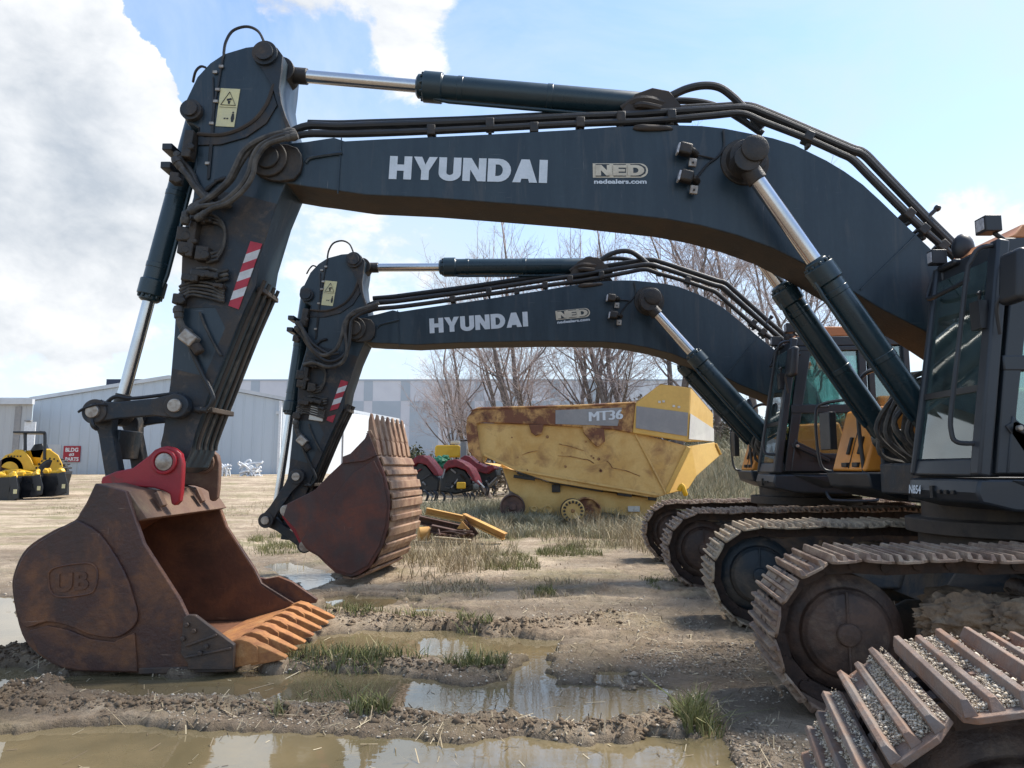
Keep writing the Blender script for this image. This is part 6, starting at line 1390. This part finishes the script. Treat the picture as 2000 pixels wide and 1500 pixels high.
# ---- bare trees
def grow_tree(seed, H, lean, spread=1.0, dense=1.0):
    rr = random.Random(seed); trunk = MB(); V_ = []; F_ = []
    tw = dict(v=[], f=[])
    def tube3(pts, r0, r1, n=3):
        o = len(tw['v']); k = len(pts)
        for i, p in enumerate(pts):
            t = (pts[min(i + 1, k - 1)] - pts[max(i - 1, 0)]).normalized(); x = t.orthogonal().normalized(); y = t.cross(x); q = r0 + (r1 - r0) * i / (k - 1)
            for a in range(n): an = 6.2832 * a / n; tw['v'].append(p + (x * math.cos(an) + y * math.sin(an)) * q)
        for i in range(k - 1):
            for a in range(n): b = (a + 1) % n; tw['f'].append((o + i * n + a, o + i * n + b, o + (i + 1) * n + b, o + (i + 1) * n + a))
    def branch(p, d, L, r, lev):
        k = 5 if lev < 2 else (4 if lev == 2 else 3); pts = [p.copy()]; dd = d.copy(); step = L / (k - 1)
        for i in range(k - 1):
            dd = (dd + Vector((rr.gauss(0, .13), rr.gauss(0, .13), rr.gauss(.06, .10)))).normalized(); pts.append(pts[-1] + dd * step)
        if lev <= 1: trunk.tube(pts, [r * (1 - .55 * i / (k - 1)) for i in range(k)], 7 if lev == 0 else 5, 0, caps=False)
        else: tube3(pts, r, r * .45, 4 if lev == 2 else 3)
        if lev >= 4: return
        nb = (5, 6, int(6 * dense), int(5 * dense))[lev]
        for i in range(nb):
            t = rr.uniform(.25 if lev else .38, 1.0); s = t * (k - 1); j = min(int(s), k - 2); q = pts[j].lerp(pts[j + 1], s - j); ax = (pts[j + 1] - pts[j]).normalized()
            sd_ = Vector((rr.gauss(0, 1), rr.gauss(0, 1), rr.gauss(0, .6))); sd_ = (sd_ - ax * sd_.dot(ax)).normalized(); an = math.radians(rr.uniform(24, 55)) * spread
            nd = (ax * math.cos(an) + sd_ * math.sin(an)); nd.z += .12; nd.normalize()
            ll = L * rr.uniform(.42, .66) * (1.15 - .45 * t); branch(q, nd, ll, max(.0052, r * (1 - .5 * t) * rr.uniform(.40, .56)), lev + 1)
        if lev < 3: branch(pts[-1], dd, L * .55, r * .45, lev + 1)
    ns = rr.choice((1, 2, 2))
    for i in range(ns): branch(Vector((rr.uniform(-.15, .15) * i, rr.uniform(-.15, .15) * i, -.1)), Vector((lean + rr.gauss(0, .10) + .12 * i, rr.gauss(0, .1), 1)).normalized(), H * rr.uniform(.50, .6), H * .0135, 0)
    tm = trunk; tm_o = tm.build('trunk', 'bark', None, smooth=60, recalc=False)
    co = np.array([tuple(v) for v in tw['v']]); w = fast_mesh('crown', co, np.array(tw['f']), 'twig', 4); return tm_o, w
PROTO = [grow_tree(11, 12, -.40, 1.2), grow_tree(23, 12.5, -.52, 1.12), grow_tree(37, 11.5, -.28, 1.25), grow_tree(41, 10.5, .10, 1.15)]
TREES = [(1010, 33, 0, 0, 1.0, 'bare tree at the left end of the row, thin trunk behind the truck body rim'), (1085, 30, 1, .3, 1.05, 'bare leaning tree above the lettered rim of the truck body'), (1150, 34, 2, 1.4, 1.08, 'bare tree behind the middle of the truck body'),
         (1205, 31, 0, 2.0, 1.0, 'bare leaning tree just left of the yellow canopy'), (1262, 35, 1, 2.9, 1.15, 'bare tree rising behind the canopy peak'), (1330, 33, 2, 3.6, 1.18, 'bare tree seen above the canopy end face'), (1400, 36, 3, .5, 1.3, 'tall bare tree behind the boom cylinder of the far excavator'),
         (1470, 34, 0, 4.4, 1.2, 'bare tree just in front of the far cab'), (1560, 40, 2, 5.2, 1.35, 'bare tree hidden mostly behind the far cab roof'), (890, 44, 3, 1.1, .85, 'small bare tree in front of the grey panelled hall'), (960, 38, 1, .9, .95, 'slender bare tree left of the truck row above the tillers'), (1640, 42, 1, 2.2, 1.3, 'bare tree behind the front excavator cylinders')]
used = set()
for u, Y, p, rz, s, lab in TREES:
    c = P(u, 930, Y); zz = gz(c.x, Y); r = empty('bare_tree', (c.x, Y, zz - .05)); tag(r, lab, 'tree', 'bare trees behind the truck body'); r.scale = (s, s, s); r.rotation_euler = (0, 0, .35 * math.sin(rz * 3) if p < 3 else rz)
    for q in PROTO[p]:
        o = q if p not in used else q.copy()
        if p in used: COL.objects.link(o)
        o.parent = r; o.location = (0, 0, 0)
    used.add(p)

# evergreen shrubs and brush along the far edge
LEAF = island_mat('shrub_leaf', [(.05, .07, .032), (.085, .10, .05), (.11, .105, .06), (.035, .05, .026), (.15, .135, .085)])
BRUSH = island_mat('brush_leaf', [(.16, .125, .095), (.115, .09, .068), (.21, .17, .13), (.13, .12, .075)])
def shrub(u, Y, w, h, mat, label, n=2600, group='shrubs along the far edge of the yard'):
    c = P(u, 930, Y); zz = gz(c.x, Y); r = empty('shrub', (c.x, Y, zz)); tag(r, label, 'shrub', group)
    a = rng.normal(size=(n, 3)); a /= np.linalg.norm(a, axis=1)[:, None]; rad = rng.random(n) ** .5; lump = 1 + .5 * fbm(a[:, 0] * 2 + u, a[:, 1] * 2 + a[:, 2] * 1.7, 3, 91)
    p = a * (rad * lump)[:, None] * np.array([w / 2, w / 2.4, h / 2]) + np.array([0, 0, h * .48]); s = rng.uniform(.04, .11, n) * (1 if Y < 40 else 1.5); t1 = rng.normal(size=(n, 3)); t1 /= np.linalg.norm(t1, axis=1)[:, None]; t2 = np.cross(t1, rng.normal(size=(n, 3))); t2 /= np.linalg.norm(t2, axis=1)[:, None]
    co = np.stack([p - t1 * s[:, None], p + t2 * s[:, None] * .5, p + t1 * s[:, None], p - t2 * s[:, None] * .5], 1).reshape(-1, 3); f = np.arange(n * 4).reshape(n, 4)
    o = fast_mesh('foliage', co, f, mat, 4); o.parent = r
    k = MB(); rr = random.Random(u)
    for j in range(6): k.tube([Vector((0, 0, -.05)), Vector((rr.uniform(-.3, .3) * w, rr.uniform(-.2, .2) * w, h * .4)), Vector((rr.uniform(-.42, .42) * w, rr.uniform(-.3, .3) * w, h * .85))], [.04, .025, .01], 5)
    o = k.build('stem', 'bark'); o.parent = r
shrub(812, 46, 2.6, 2.6, LEAF, 'dark green shrub beside the curled bucket teeth', 2600); shrub(868, 42, 4.2, 2.4, BRUSH, 'grey brown brush behind the yellow tank', 3000); shrub(940, 40, 4.5, 2.6, BRUSH, 'leafless brush behind the end of the truck body', 3000)
shrub(1180, 27, 3.2, 3.0, LEAF, 'green shrub peeping over the truck body rim', 1800); shrub(1420, 38, 5, 2.0, LEAF, 'green shrub on the bank left of the far cab', 3000); shrub(1475, 33, 3.4, 1.6, BRUSH, 'brown brush low on the bank before the far cab', 2400); shrub(1080, 42, 6, 3.4, BRUSH, 'wide brown brush behind the truck body', 3000); shrub(1290, 40, 7, 3.8, BRUSH, 'brown brush behind the yellow canopy', 3000); shrub(1600, 44, 8, 3.2, LEAF, 'dark shrub behind the far cab', 2600)
